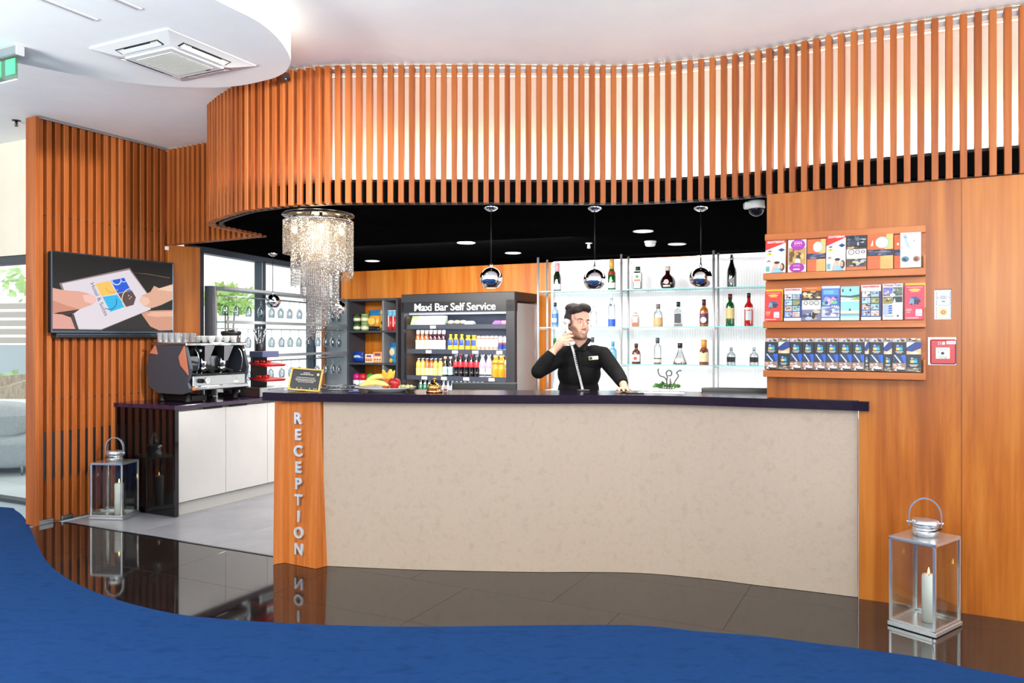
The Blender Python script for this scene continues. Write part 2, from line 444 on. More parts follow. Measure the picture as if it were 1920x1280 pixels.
def ribbon(P, z0, z1, m, th=.012):
    mb = MB(); a = P; b = offset(P, th)
    mb.loft([[(p.x, p.y, z0), (p.x, p.y, z1), (q.x, q.y, z1), (q.x, q.y, z0)] for p, q in zip(a, b)], m)
    return mb
IN = curve[16:]
obj('fascia', ribbon(offset(IN, .085), SOFFIT_Z - .015, 2.535, BLACK, .03), bh, 'black fascia behind the slat ends')
obj('fascia', ribbon(offset(resample and spline(wallrun, 6), .085), SOFFIT_Z - .015, 2.535, W_DARK, .03), bh, 'dark wooden fascia')
obj('backing', ribbon(offset(IN, .24), SOFFIT_Z + .12, 3.275, BACKM), bh, 'pale backing lit from below')
obj('backing', ribbon(offset(spline(wallrun, 6), .22), SOFFIT_Z + .1, 3.275, W_SLAT), bh, 'orange wooden backing')
mb = MB(); A, B = offset(IN, .112), offset(IN, .24)
mb.loft([[(p.x, p.y, 2.50), (p.x, p.y, 2.52), (q.x, q.y, 2.52), (q.x, q.y, 2.50)] for p, q in zip(A, B)], BLACK)
obj('light_shelf', mb, bh, 'black shelf under the light strip')
LED = mat((255, 234, 208), .5, 0, 0, 66, name='warm_led'); LED2 = mat((255, 190, 120), .5, 0, 0, 20, name='amber_led')
mb = MB(); A, B = offset(IN, .135), offset(IN, .165)
mb.loft([[(p.x, p.y, 2.521), (p.x, p.y, 2.526), (q.x, q.y, 2.526), (q.x, q.y, 2.521)] for p, q in zip(A, B)], LED)
obj('light_strip', mb, bh, 'warm light strip')
W6 = spline(wallrun, 6)
mb = MB(); A, B = offset(W6, .12), offset(W6, .14)
mb.loft([[(p.x, p.y, 2.52), (p.x, p.y, 2.525), (q.x, q.y, 2.525), (q.x, q.y, 2.52)] for p, q in zip(A, B)], LED2)
obj('light_strip', mb, bh, 'amber light strip')
mb = MB(); A, B = offset(IN, .07), offset(IN, .10)
mb.loft([[(p.x, p.y, 3.225), (p.x, p.y, 3.255), (q.x, q.y, 3.255), (q.x, q.y, 3.225)] for p, q in zip(A, B)], ALU)
obj('top_rail', mb, bh, 'aluminium rail along the slat tops')
TOPLED = mat((255, 230, 205), .5, 0, 0, 1.2, name='top_led')
mb = MB(); A, B = offset(IN, .104), offset(IN, .116)
mb.loft([[(p.x, p.y, 3.215), (p.x, p.y, 3.22), (q.x, q.y, 3.22), (q.x, q.y, 3.215)] for p, q in zip(A, B)], TOPLED)
obj('light_strip', mb, bh, 'thin warm strip under the rail')

# ------------------------------------------------------------------ right wall (veneered), with two recesses
RYAW = R(-27.2); OR_ = (1.994, 4.54, 0)
def grid_wall(us, zs, skip, th, m, m_in):
    mb = MB()
    for i in range(len(us) - 1):
        for j in range(len(zs) - 1):
            if (i, j) in skip: continue
            a, b, c, d = us[i], us[i + 1], zs[j], zs[j + 1]
            mb.add([(a, 0, c), (b, 0, c), (b, 0, d), (a, 0, d)], [(0, 1, 2, 3)], m)
            mb.add([(a, th, c), (b, th, c), (b, th, d), (a, th, d)], [(3, 2, 1, 0)], m)
            for (k, di, p, q) in (((i - 1, j), 0, (a, c), (a, d)), ((i + 1, j), 0, (b, d), (b, c)), ((i, j - 1), 0, (b, c), (a, c)), ((i, j + 1), 0, (a, d), (b, d))):
                if k in skip or not (0 <= k[0] < len(us) - 1 and 0 <= k[1] < len(zs) - 1):
                    mm = m_in if k in skip and k not in lowcut else m
                    mb.add([(p[0], 0, p[1]), (q[0], 0, q[1]), (q[0], th, q[1]), (p[0], th, p[1])], [(3, 2, 1, 0)], mm)
    return mb
us = [-.509, 0, .353, .384, .467, .492, 1.7]; zs = [0, 1.14, 1.348, 1.503, 1.602, 1.768, 2.365]
lowcut = {(0, 0)}
skip = lowcut | {(i, 2) for i in (2, 3, 4)} | {(3, 4)}
wr = struct('wall_right', grid_wall(us, zs, skip, .1, W_WALL, mat((150, 150, 154), .4)), loc=OR_, rz=RYAW)
obj('veneer_joint', MB().box((.515, -.0006, 1.18), (.003, .0014, 2.36), mat((96, 48, 20), .5)), wr)
# ------------------------------------------------------------------ back walls
bw0 = Vector((-2.36, 10.72))
struct('wall_back', MB().box((2.4, .08, 1.2), (4.9, .16, 2.4), W_BACK), loc=(bw0.x, bw0.y, 0), rz=YAW)
# window wall at the left back: frame, panes, transom
wv = Vector((.254, .967)); wang = math.atan2(wv.y, wv.x)
FR = mat((62, 74, 88), .4, .3, name='anodised_frame')
w1 = struct('window_1', MB().box((1.45, .05, 2.385), (3.1, .1, .11), FR).box((1.45, .05, .05), (3.1, .1, .1), FR), loc=(-3.03, 7.66, 0), rz=wang)
for s in (.03, 1.12, 2.25, 2.93): obj('mullion', MB().box((s, .05, 1.2), (.075, .1, 2.3), FR, .004), w1)
for a, b in ((.07, 1.08), (1.16, 2.21), (2.29, 2.89)):
    obj('pane', MB().box(((a + b) / 2, .05, 1.21), (b - a, .012, 2.24), PANE), w1)
# header wall and glazing of the lounge at the far left
hp = Vector((-3.715, 6.745))
hl = 5.4
wl = struct('wall_left', MB().box((-hl / 2, .06, 2.76), (hl, .12, 1.03), CREAM), loc=(hp.x, hp.y, 0), rz=YAW)
FR2 = mat((52, 58, 64), .4, .3, name='window_frame_grey')
w2 = struct('window_2', MB().box((-hl / 2, .06, 2.205), (hl, .1, .07), FR2).box((-hl / 2, .06, .015), (hl, .1, .03), FR2), loc=(hp.x, hp.y, 0), rz=YAW)
for s in (-.02, -1.8, -3.6): obj('mullion', MB().box((s, .06, 1.1), (.06, .09, 2.15), FR2), w2)
for a, b in ((-1.77, -.05), (-3.57, -1.83), (-5.35, -3.63)):
    obj('pane', MB().box(((a + b) / 2, .06, 1.1), (b - a, .012, 2.12), PANE), w2)
# ------------------------------------------------------------------ reception desk
STONE = mottled('desk_cladding', (166, 147, 131), (175, 156, 140), 18, .42, .35, 150, 15, .35, None, (170, 151, 135))
fp = [(613, 1061), (731, 1066.5), (839, 1069.6), (1000, 1072.6), (1100, 1072.6), (1200, 1074.5), (1313, 1084), (1426, 1098), (1520, 1109), (1608, 1120)]
front = [FPT(*p) for p in fp]
front[0] = Vector((-1.24, 5.19))
fs = spline(front, 6)
desk = thing('reception_desk', 'long curved reception desk clad in mottled beige stone with a wooden corner pillar', 'desk')
bk = offset(fs, .06)
mb = MB()
mb.loft([[(p.x, p.y, .002), (p.x, p.y, 1.083), (q.x, q.y, 1.083), (q.x, q.y, .002)] for p, q in zip(fs, bk)], STONE)
obj('front_panel', mb, desk, 'curved beige front panel')
bi = offset(fs, .20)
obj('carcass', MB().loft([[(p.x, p.y, .05), (p.x, p.y, 1.08), (q.x, q.y, 1.08), (q.x, q.y, .05)] for p, q in zip(bk[2:], bi[2:])], DKGREY), desk)
# corner pillar, wider at its foot
pb = [(-1.579, 5.22), (-1.513, 5.257), (-1.273, 5.12), (-1.215, 5.184), (-1.20, 5.30), (-1.40, 5.56)]
pt = [(-1.57, 5.225), (-1.533, 5.26), (-1.297, 5.16), (-1.262, 5.19), (-1.20, 5.30), (-1.40, 5.56)]
obj('pillar', MB().loft([[(x, y, .002) for x, y in pb], [(x, y, 1.083) for x, y in pt]], W_PILLAR), desk, 'tapering wooden pillar')
LET = mat((214, 216, 220), .32, .35, name='letter_chrome')
nx, ny = (-1.273 + 1.513), (5.12 - 5.257); la = math.atan2(ny, nx)
for k, ch in enumerate('RECEPTION'):
    z = .967 - k * .1072
    f = 1 - z / 1.083; cx = -1.425 + .012 * f * .8; cy = 5.2075 - .008 * f + (.007 if k == 0 else 0)
    # where the pillar face stands at this height
    x0, y0 = -1.533 + .02 * f, 5.26 - .003 * f; x1, y1 = -1.297 + .024 * f, 5.16 - .04 * f
    t = .53 - .03 * f; cx, cy = x0 + (x1 - x0) * t, y0 + (y1 - y0) * t
    la = math.atan2(y1 - y0, x1 - x0)
    text('letter', ch, .1, LET, desk, T(cx, cy, z) @ Matrix.Rotation(la, 4, 'Z') @ T(0, -.008, 0) @ UP, .014, .003)
# countertop: a slab of its own
tf = offset(fs, -.055)
tb = offset(fs, .42)
tl = [Vector((-1.66, 5.25))]
top_poly = [tl[0]] + [Vector((-1.42, 5.165))] + tf[3:-1] + [Vector((2.02, 4.47)), Vector((2.06, 4.54)), Vector((2.2, 4.86))] + tb[::-1][1:-3] + [Vector((-1.36, 5.66)), Vector((-1.50, 5.62))]
ct = obj('countertop', MB().prism([(p.x, p.y) for p in top_poly], 1.0835, 1.137, PURPLE2), None, 'dark aubergine stone countertop running along the curved reception desk', 'countertop')

# ------------------------------------------------------------------ coffee counter at the left
KO = Vector((-2.81, 6.58))
KW = lambda x, y: (KO.x + x * U.x + y * V.x, KO.y + x * U.y + y * V.y)
kc = thing('coffee_counter', 'white fronted base cabinet row with a black gloss end under the espresso machine', 'cabinet', (KO.x, KO.y, 0), YAW)
GLOSSB = mat((10, 9, 11), .04, 0, .6, name='black_gloss')
obj('end_panel', MB().box((-.37, .02, .45), (.74, .04, .893), GLOSSB, .002), kc, 'black high gloss end panel')
obj('carcass', MB().box((-.39, 1.32, .47), (.68, 2.54, .85), mat((150, 148, 146), .5)), kc)
obj('plinth', MB().box((-.06, 1.32, .05), (.03, 2.54, .1), mat((190, 188, 184), .5)), kc)
for k in range(5):
    y0 = .045 + k * .515
    d = obj('door', MB().box((-.02, y0 + .2575, .495), (.02, .511, .765), DOORS, .002), kc)
    if k < 4: obj('finger_pull', MB().box((0, 0, 0), (.022, .2, .016), BLACK, .003), d, 'black finger pull', loc=(-.012, y0 + (.37 if k % 2 == 0 else .15), .886))
obj('worktop', MB().box((-.375, 1.31, .915), (.77, 2.64, .036), PURPLE, .004), None, 'dark aubergine worktop on the white coffee cabinets', 'worktop', loc=(KO.x, KO.y, 0), rz=YAW)

# ------------------------------------------------------------------ espresso machine
ES = thing('espresso_machine', 'two group chrome and graphite espresso machine on the coffee counter', 'coffee machine', (*KW(.045, 0), .933), YAW)
GRAPH = mat((70, 74, 84), .35, .4, name='graphite'); DCHR = mat((120, 124, 132), .12, 1, name='dark_chrome')
# body profile seen from the end (x to the front, z up), extruded along y
prof = [(-.10, .30), (-.12, .19), (-.10, .115), (-.20, .075), (-.50, .08), (-.62, .14), (-.64, .30), (-.60, .44), (-.52, .505), (-.16, .505), (-.19, .42), (-.26, .30), (-.26, .24), (-.10, .235)]
core = [(-.20, .10), (-.55, .10), (-.60, .2), (-.57, .44), (-.50, .495), (-.24, .495), (-.30, .40), (-.32, .25), (-.22, .2)]
def extr(pr, y0, y1, m): return MB().loft([[(x, y0, z) for x, z in pr], [(x, y1, z) for x, z in pr]], m)
obj('body', extr(core, .24, .84, DCHR), ES, 'dark chrome body')
side = [(-.10, .30), (-.135, .18), (-.10, .10), (-.20, .075), (-.50, .08), (-.62, .14), (-.645, .30), (-.60, .44), (-.53, .505), (-.165, .505)]
for y in (.205, .855): obj('side_panel', extr(side, y, y + .03, GRAPH), ES, 'graphite side panel')
# copper toned reflective facets inlaid in the near panel
COP = mat((198, 122, 92), .25, .2, name='copper_facet')
obj('facet', extr([(-.165, .50), (-.235, .40), (-.215, .33), (-.118, .245)], .198, .2045, COP), ES, 'coppery facet')
obj('facet', extr([(-.60, .43), (-.53, .50), (-.50, .42)], .198, .2045, COP), ES, 'coppery facet')
obj('top_tray', MB().box((-.36, .545, .515), (.44, .70, .02), STEEL, .004).box((-.145, .545, .51), (.02, .70, .03), CHROME, .006), ES, 'steel cup tray')
obj('front_panel', MB().box((-.115, .54, .185), (.02, .60, .10), STEEL, .004), ES, 'brushed front panel')
obj('drip_tray', MB().box((-.17, .54, .13), (.2, .62, .035), STEEL, .006).box((-.16, .54, .2405), (.19, .6, .012), BLACK, .003), ES, 'steel drip tray')
g = obj('gauge', MB().cyl((-.105, .39, .19), (-.095, .39, .19), .026, CHROME, 18).cyl((-.096, .39, .19), (-.0935, .39, .19), .022, PAPER, 18).box((-.093, .393, .193), (.001, .004, .026), BLACK), ES, 'white dial gauge')
obj('knob', MB().cyl((-.106, .32, .19), (-.075, .32, .19), .02, BLACK, 14).box((-.07, .32, .19), (.012, .008, .034), BLACK, .002), ES, 'black knob')
for k in range(3): obj('button', MB().box((-.103, .70 + k * .024, .2), (.006, .016, .012), WHITE, .002), ES)
obj('display', MB().box((-.103, .724, .168), (.005, .06, .018), WHITE), ES, 'pale display strip')
for y in (.42, .64):
    gh = obj('group_head', MB().lathe([(.03, .30), (.038, .33), (.038, .36), (.03, .40), (.03, .44)], CHROME, 18, T(-.19, y, 0))
             .loft([[(-.10, y - .055, .495), (-.10, y + .055, .495), (-.2, y + .055, .495), (-.2, y - .055, .495)], [(-.14, y - .022, .36), (-.14, y + .022, .36), (-.2, y + .022, .36), (-.2, y - .022, .36)]], STEEL), ES, 'chrome group head')
    pf = obj('portafilter', MB().lathe([(.02, .262), (.034, .27), (.036, .305), (.03, .31)], CHROME, 18, T(-.19, y, 0)).tube([(-.17, y, .288), (-.09, y - .02, .282), (-.02, y - .035, .265)], [.008, .011, .014], BLACK, 10).tube([(-.19, y, .268), (-.19, y - .012, .252), (-.19, y - .02, .245)], .006, CHROME, 8), ES, 'chrome portafilter with black handle')
for y in (.29, .79):
    obj('steam_wand', MB().tube(spline([(-.14, y, .47), (-.10, y, .42), (-.10, y + .008, .34), (-.13, y + .012, .262)], 6), .005, CHROME, 8).ball((-.13, y + .012, .262), .007, CHROME, 8, 6), ES, 'chrome steam wand')
    obj('steam_knob', MB().cyl((-.145, y + .03, .455), (-.105, y + .03, .455), .017, BLACK, 12).cyl((-.106, y + .03, .455), (-.1, y + .03, .455), .012, CHROME, 12), ES, 'steam knob')
for x in (-.2, -.52):
    for y in (.27, .8): obj('foot', MB().lathe([(.03, .0), (.03, .02), (.022, .03), (.022, .085)], BLACK, 14, T(x, y, 0)), ES)
obj('wood_handle', MB().box((-.085, .29, .128), (.03, .15, .03), W_PILLAR, .006).cyl((-.085, .37, .128), (-.085, .385, .128), .016, CHROME, 12), ES, 'wooden lever')
obj('stand', MB().box((-.40, .40, .03), (.40, .16, .055), BLACK, .004), None, 'low black stand under the espresso machine', 'stand', loc=(*KW(.045, 0), .934), rz=YAW)
# cups and tumblers on the tray
tum = thing('tumbler', 'x', 'glass')
obj('bowl', MB().lathe([(.026, 0), (.033, .085), (.031, .085), (.0245, .006), (.0, .006)], clear('tumbler_glass', (252, 252, 253), .1, .02, .22, (250, 250, 252), .3), 14, cap=False), tum)
cup = thing('espresso_cup', 'x', 'cup')
obj('bowl', MB().lathe([(.018, 0), (.02, .004), (.033, .045), (.036, .06), (.033, .06), (.02, .012), (0, .01)], mat((242, 242, 240), .2), 16, cap=False), cup)
obj('handle', MB().tube(spline([(.030, 0, .048), (.05, 0, .046), (.05, 0, .024), (.026, 0, .02)], 5), .0035, mat((242, 242, 240), .2), 6), cup)
n = 0
for i in range(4):
    for j in range(3):
        o = tum if n == 0 else dup(tum, (0, 0, 0))
        o.location = (*KW(-.485 + i * .075, .26 + j * .075), 1.4585); o.rotation_euler = (0, 0, YAW)
        o['group'] = 'tumblers on the espresso machine'
        o['label'] = f'water tumbler on the espresso machine, {ORD[j]} row from its near end, {ORD[i]} from the wall'; n += 1
n = 0
for i in range(3):
    for j in range(4):
        o = cup if n == 0 else dup(cup, (0, 0, 0))
        o.location = (*KW(-.315 + i * .085, .52 + j * .085), 1.4585); o.rotation_euler = (0, 0, YAW + 1.1 * n)
        o['group'] = 'espresso cups on the espresso machine'
        o['label'] = f'white espresso cup on the espresso machine, {ORD[j]} row past the tumblers, {ORD[i]} from the wall'; n += 1
# grinder behind the machine
gr = thing('coffee_grinder', 'chrome coffee grinder with a black lidded hopper beyond the espresso machine', 'grinder', (*KW(-.40, .995), .933), YAW)
obj('base', MB().box((0, 0, .02), (.2, .16, .04), BLACK, .006), gr)
obj('housing', MB().lathe([(.07, .04), (.085, .1), (.085, .3), (.07, .36)], CHROME, 20), gr, 'chrome housing')
obj('hopper', MB().lathe([(.055, .36), (.088, .42), (.088, .60)], mat((112, 104, 108), .12, .6), 24), gr, 'smoky hopper')
obj('lid', MB().lathe([(.094, .60), (.094, .625), (.08, .632)], SATIN, 24).box((.01, 0, .638), (.07, .02, .012), SATIN, .004), gr, 'black lid')
obj('spout', MB().box((.10, 0, .28), (.06, .06, .08), BLACK, .006), gr)
# tiered stand with red trays, spoons in a cup, steel drawer
ts = thing('tiered_stand', 'black tiered stand holding two red trays beside the coffee grinder', 'stand', (*KW(-.18, 1.23), 1.0245), YAW)
obj('post', MB().box((-.09, 0, .15), (.03, .2, .3), BLACK, .004), ts)
for z in (.07, .215): obj('tray', MB().loft([[(-.08, -.13, z), (.12, -.13, z - .02), (.12, .13, z - .02), (-.08, .13, z)], [(-.09, -.14, z + .02), (.135, -.14, z), (.135, .14, z), (-.09, .14, z + .02)]], mat((196, 22, 26), .3)), ts, 'glossy red tray')
obj('caddy', MB().box((-.02, 0, .315), (.18, .22, .06), mat((70, 80, 110), .4), .006), ts, 'slate caddy')
for k in range(6):
    obj('sachet', MB().box((-.04 + .03 * (k % 3), -.08 + .05 * (k % 4), .243 - .145 * (k // 3)), (.05, .018, .02), mat((224, 60, 50), .5), .004, RZ(0)), ts, 'red sachet')
uc = thing('utensil_cup', 'black cup of steel spoons on top of the tiered stand', 'utensils', (*KW(-.22, 1.19), 1.3705), YAW)
obj('cup', MB().lathe([(.04, 0), (.045, .07), (.041, .07), (.037, .006), (0, .006)], BLACK, 16, cap=False), uc)
for k in range(6):
    a = k * 1.05; e = (.055 * math.cos(a), .055 * math.sin(a), .17 + .02 * (k % 3))
    obj('spoon', MB().tube([(.01 * math.cos(a), .01 * math.sin(a), .01), e], .003, STEEL, 6).ball((e[0], e[1], e[2] + .012), (.011, .006, .018), STEEL, 8, 6), uc)
kb = thing('knock_box', 'brushed steel knock drawer on the coffee counter', 'drawer', (*KW(-.16, 1.16), .934), YAW)
obj('housing', MB().box((0, 0, .045), (.26, .32, .09), STEEL, .003), kb); obj('drawer_front', MB().box((.134, 0, .045), (.01, .31, .08), STEEL, .003), kb)
obj('handle', MB().box((.145, 0, .07), (.015, .12, .01), CHROME, .003), kb)

# ------------------------------------------------------------------ television and sound bar
tv = thing('television', 'large flat television on the slatted partition showing hands holding a card', 'television', (-3.79, 6.30, 0), WROT)
obj('housing', MB().box((.65, -.055, 1.867), (1.176, .05, .655), BLACK, .008), tv)
obj('mount', MB().box((.65, -.015, 1.867), (.4, .03, .3), BLACK), tv)
BEZ = mat((86, 96, 108), .2, .8, name='bezel_metal')
mb = MB()
for c, d in (((.65, -.083, 2.192), (1.176, .012, .012)), ((.65, -.083, 1.549), (1.176, .014, .022)), ((.066, -.083, 1.867), (.012, .012, .655)), ((1.234, -.083, 1.867), (.012, .012, .655))): mb.box(c, d, BEZ, .003)
obj('bezel', mb, tv, 'metallic bezel')
_scr = {}
def scr(rgb):      # a lit screen: dark panel that gives off the picture
    if rgb not in _scr:
        m = bpy.data.materials.new('screen_light'); b = nt(m)[1]; b.inputs['Base Color'].default_value = (.005, .005, .005, 1); b.inputs['Roughness'].default_value = .25
        b.inputs['Emission Color'].default_value = lin(rgb); b.inputs['Emission Strength'].default_value = .92; _scr[rgb] = m
    return _scr[rgb]
scm = MB(); lay = [0]
def sp_(pts, rgb):
    lay[0] += 1; scm.poly([(x, -.0815 - .00012 * lay[0], z) for x, z in pts], scr(rgb))
def arc(c, r, a0, a1, w, rgb, n=14):
    P = []
    for k in range(n + 1): a = R(a0 + (a1 - a0) * k / n); P.append((c[0] + r * math.cos(a), c[1] + r * math.sin(a)))
    for k in range(n, -1, -1): a = R(a0 + (a1 - a0) * k / n); P.append((c[0] + (r - w) * math.cos(a), c[1] + (r - w) * math.sin(a)))
    sp_(P, rgb)
sp_([(.072, 1.56), (1.228, 1.56), (1.228, 2.186), (.072, 2.186)], (14, 11, 10))
sp_([(.09, 1.58), (.9, 1.58), (1.2, 1.95), (1.2, 2.05), (.8, 2.06), (.3, 1.7)], (24, 19, 16))
sp_([(.80, 2.075), (.95, 2.078), (1.2, 2.058), (1.2, 2.052), (.95, 2.072)], (120, 96, 66))
sp_([(.128, 1.94), (.775, 2.115), (.96, 1.9), (.99, 1.755), (.502, 1.566), (.298, 1.566)], (140, 122, 124))
sp_([(.15, 1.938), (.772, 2.098), (.954, 1.897), (.994, 1.758), (.502, 1.572), (.298, 1.572)], (224, 214, 222))
sp_([(.226, 1.666), (.252, 1.7), (.298, 1.566), (.262, 1.566)], (70, 50, 52))
sp_([(.446, 1.955), (.58, 1.989), (.644, 1.883), (.505, 1.851)], (244, 196, 96))
sp_([(.59, 1.993), (.721, 2.025), (.789, 1.917), (.655, 1.887)], (20, 88, 214))
sp_([(.512, 1.848), (.652, 1.874), (.733, 1.773), (.587, 1.722)], (36, 182, 232))
sp_([(.659, 1.884), (.796, 1.917), (.838, 1.86), (.815, 1.792), (.74, 1.77)], (88, 66, 62))
arc((.60, 1.955), .07, 205, 330, .008, (230, 168, 70)); arc((.575, 1.815), .075, 240, 380, .007, (18, 84, 130))
arc((.645, 2.005), .05, 190, 350, .009, (214, 228, 250)); arc((.715, 2.02), .035, 190, 330, .006, (214, 228, 250))
arc((.795, 1.838), .1, 95, 235, .008, (240, 214, 180))
for q in ((.765, 1.87), (.79, 1.86), (.775, 1.845)): arc(q, .006, 0, 360, .0055, (220, 190, 200), 8)
sp_([(.072, 1.9), (.15, 1.888), (.213, 1.885), (.3, 1.885), (.385, 1.87), (.44, 1.848), (.453, 1.81), (.412, 1.777), (.305, 1.736), (.124, 1.706), (.072, 1.69)], (226, 166, 146))
sp_([(.33, 1.855), (.40, 1.862), (.44, 1.845), (.45, 1.812), (.415, 1.785), (.35, 1.8)], (240, 192, 182))
sp_([(.072, 1.80), (.2, 1.76), (.305, 1.736), (.124, 1.706), (.072, 1.69)], (206, 138, 112))
sp_([(.124, 1.706), (.305, 1.736), (.252, 1.7), (.155, 1.679)], (60, 26, 24))
sp_([(.072, 1.693), (.15, 1.69), (.226, 1.666), (.265, 1.572), (.072, 1.572)], (222, 160, 146))
sp_([(1.228, 2.0), (1.082, 1.953), (1.026, 1.972), (.986, 1.914), (.9, 1.88), (.874, 1.828), (.923, 1.783), (1.002, 1.769), (1.1, 1.80), (1.228, 1.856)], (222, 170, 144))
sp_([(.9, 1.872), (.96, 1.862), (.985, 1.825), (.95, 1.792), (.92, 1.79), (.88, 1.828)], (238, 192, 170))
sp_([(1.228, 1.99), (1.082, 1.953), (1.06, 1.94), (1.228, 1.93)], (240, 200, 176))
sp_([(.892, 1.715), (.94, 1.735), (.994, 1.745), (1.1, 1.752), (1.228, 1.758), (1.228, 1.575), (1.206, 1.57), (1.082, 1.566), (.986, 1.602)], (210, 150, 124))
sp_([(.94, 1.7), (1.0, 1.735), (1.228, 1.745), (1.228, 1.70), (1.05, 1.69)], (232, 178, 152))
so = obj('screen', scm, tv, 'lit screen with a picture of hands holding a white card')
txm = T(.478, -.0815 - .006, 1.825) @ Matrix.Rotation(R(63), 4, 'Y') @ UP
text('screen_text', 'Hotel & Suites', .052, scr((90, 84, 120)), so, txm, .0006, 0)
sb = thing('sound_bar', 'slim dark sound bar under the television', 'speaker', (-3.79, 6.30, 0), WROT)
obj('housing', MB().box((.62, -.04, 1.515), (1.02, .08, .038), SATIN, .006), sb); obj('trim', MB().box((.62, -.082, 1.528), (1.02, .004, .01), BEZ, .001), sb, 'metallic trim')
# small switch on the return panel edge
ws = thing('wall_socket', 'small white socket high on the slatted partition beside the return panel', 'socket', (-3.21, 7.33, 2.33), ang)
obj('plate', MB().box((0, -.012, 0), (.036, .012, .036), WHITE, .003), ws); obj('rocker', MB().box((0, -.02, 0), (.02, .005, .02), WHITE, .002), ws)

# ------------------------------------------------------------------ lanterns with candles
def lantern(name, label, loc, rz, w, d, h, turn):
    t = thing('candle_lantern', label, 'lantern', loc, rz)
    e = .014
    mb = MB().box((0, 0, .012), (w + .012, d + .012, .022), LCH, .003)
    obj('base', mb, t)
    for i in (-1, 1):
        for j in (-1, 1): obj('post', MB().box((i * (w / 2 - e / 2), j * (d / 2 - e / 2), h / 2 + .011), (e, e, h - .03), LCH, .002), t)
    mb = MB()
    for i in (-1, 1):
        mb.box((i * (w / 2 - e / 2), 0, h), (e, d, e), LCH, .002); mb.box((0, i * (d / 2 - e / 2), h), (w, e, e), LCH, .002)
        mb.box((i * (w / 2 - e / 2), 0, .03), (e, d - 2 * e, e), LCH, .002); mb.box((0, i * (d / 2 - e / 2), .03), (w - 2 * e, e, e), LCH, .002)
    obj('frame', mb, t, 'chrome frame')
    for i in (-1, 1):
        obj('pane', MB().box((i * (w / 2 - .004), 0, h / 2 + .01), (.003, d - 2 * e, h - .04), GLASS), t)
        obj('pane', MB().box((0, i * (d / 2 - .004), h / 2 + .01), (w - 2 * e, .003, h - .04), GLASS), t)
    obj('roof', MB().box((0, 0, h + .008), (w, d, .005), LCH, .001), t)
    c = obj('chimney', MB().lathe([(.062, h + .01), (.062, h + .055), (.06, h + .06), (.066, h + .062), (.066, h + .095), (.05, h + .1), (0, h + .1)], LCH, 28), t)
    obj('vent_slot', MB().box((0, -.0615, h + .05), (.09, .006, .007), BLACK), c)
    P = [(.078 * math.cos(a), 0, h + .12 + .09 * math.sin(a)) for a in [R(k * 12) for k in range(16)]]
    P = [(.078, 0, h + .06)] + P + [(-.078, 0, h + .06)]
    hb = MB()
    hb.loft([[(x * f, y, z if f == 1 else (z - .006 if z > h + .13 else z)) for f, y in ((1, -.012), (1, .012), (.93, .012), (.93, -.012))] for x, _, z in P], LCH)
    hd = obj('handle', hb, t, 'flat chrome hoop handle', rz=turn)
    for s in (-1, 1): obj('rivet', MB().cyl((s * .06, 0, h + .08), (s * .086, 0, h + .08), .008, LCH, 10), hd)
    return t
def candle(label, loc, r, h):
    t = thing('pillar_candle', label, 'candle', loc)
    WAX = mat((246, 242, 234), .45, 0, .4)
    obj('wax', MB().lathe([(r, 0), (r, h - .01), (r * .9, h), (r * .4, h - .008), (0, h - .01)], WAX, 24), t)
    obj('wick', MB().cyl((0, 0, h - .012), (.002, 0, h + .008), .0015, BLACK, 6), t)
    obj('flame', MB().lathe([(.001, h + .002), (.005, h + .01), (.0035, h + .022), (.0005, h + .036)], mat((255, 190, 90), .5, 0, 0, 14), 10), t)
    return t
LR = math.atan2(.183, .237)
cen = Vector((2.109, 3.936)) + Vector((math.cos(LR), math.sin(LR))) * .15 + Vector((-math.sin(LR), math.cos(LR))) * .118
lantern('l', 'chrome and glass lantern standing by the wooden wall at the right', (cen.x, cen.y, .001), LR, .29, .235, .455, R(-58))
candle('white pillar candle burning inside the right hand lantern by the wooden wall', (cen.x + .012, cen.y - .015, .0255), .033, .245)
cx, cy = -3.333, 6.626
lantern('l', 'chrome and glass lantern standing before the black gloss cabinet end', (cx, cy, .001), R(-7), .285, .24, .455, R(4))
candle('white pillar candle burning inside the left hand lantern by the cabinet end', (cx + .05, cy - .03, .0255), .036, .26)
# ------------------------------------------------------------------ backlit bottle wall
BYAW = R(-22); BO = Vector((.29, 8.58)); BU = Vector((math.cos(BYAW), math.sin(BYAW))); BV = Vector((-BU.y, BU.x))
def bs(px, d=0):      # run along the bottle wall where the sight line px crosses depth d
    k = (px - 960) / 1480; o = BO + BV * d
    return (k * o.y - o.x) / (BU.x - k * BU.y)
BW = lambda s, d, z=0: (BO.x + BU.x * s + BV.x * d, BO.y + BU.y * s + BV.y * d, z)
# fluted, backlit panel
m = bpy.data.materials.new('backlit_panel'); t, b, N, L = nt(m)
tc = N.new('ShaderNodeTexCoord'); wv_ = N.new('ShaderNodeTexWave'); wv_.inputs['Scale'].default_value = 12; wv_.inputs['Distortion'].default_value = .3
L.new(tc.outputs['Object'], wv_.inputs[0]); r_ = ramp(N, [(.0, (226, 228, 234)), (.6, (248, 248, 250))]); L.new(wv_.outputs[0], r_.inputs[0])
L.new(r_.outputs[0], b.inputs['Base Color']); L.new(r_.outputs[0], b.inputs['Emission Color']); b.inputs['Emission Strength'].default_value = .24; b.inputs['Roughness'].default_value = .4
BACKLIT = m
lw = thing('backlit_panel', 'white fluted backlit panel behind the glass bottle shelves', 'light panel', (BO.x, BO.y, 0), BYAW)
obj('diffuser', MB().box((1.42, .36, 1.62), (2.74, .03, 1.4), BACKLIT), lw, 'white fluted diffuser')
obj('frame', MB().box((1.42, .345, 2.33), (2.76, .05, .03), ALU).box((.045, .345, 1.62), (.03, .05, 1.4), ALU), lw, 'aluminium frame')
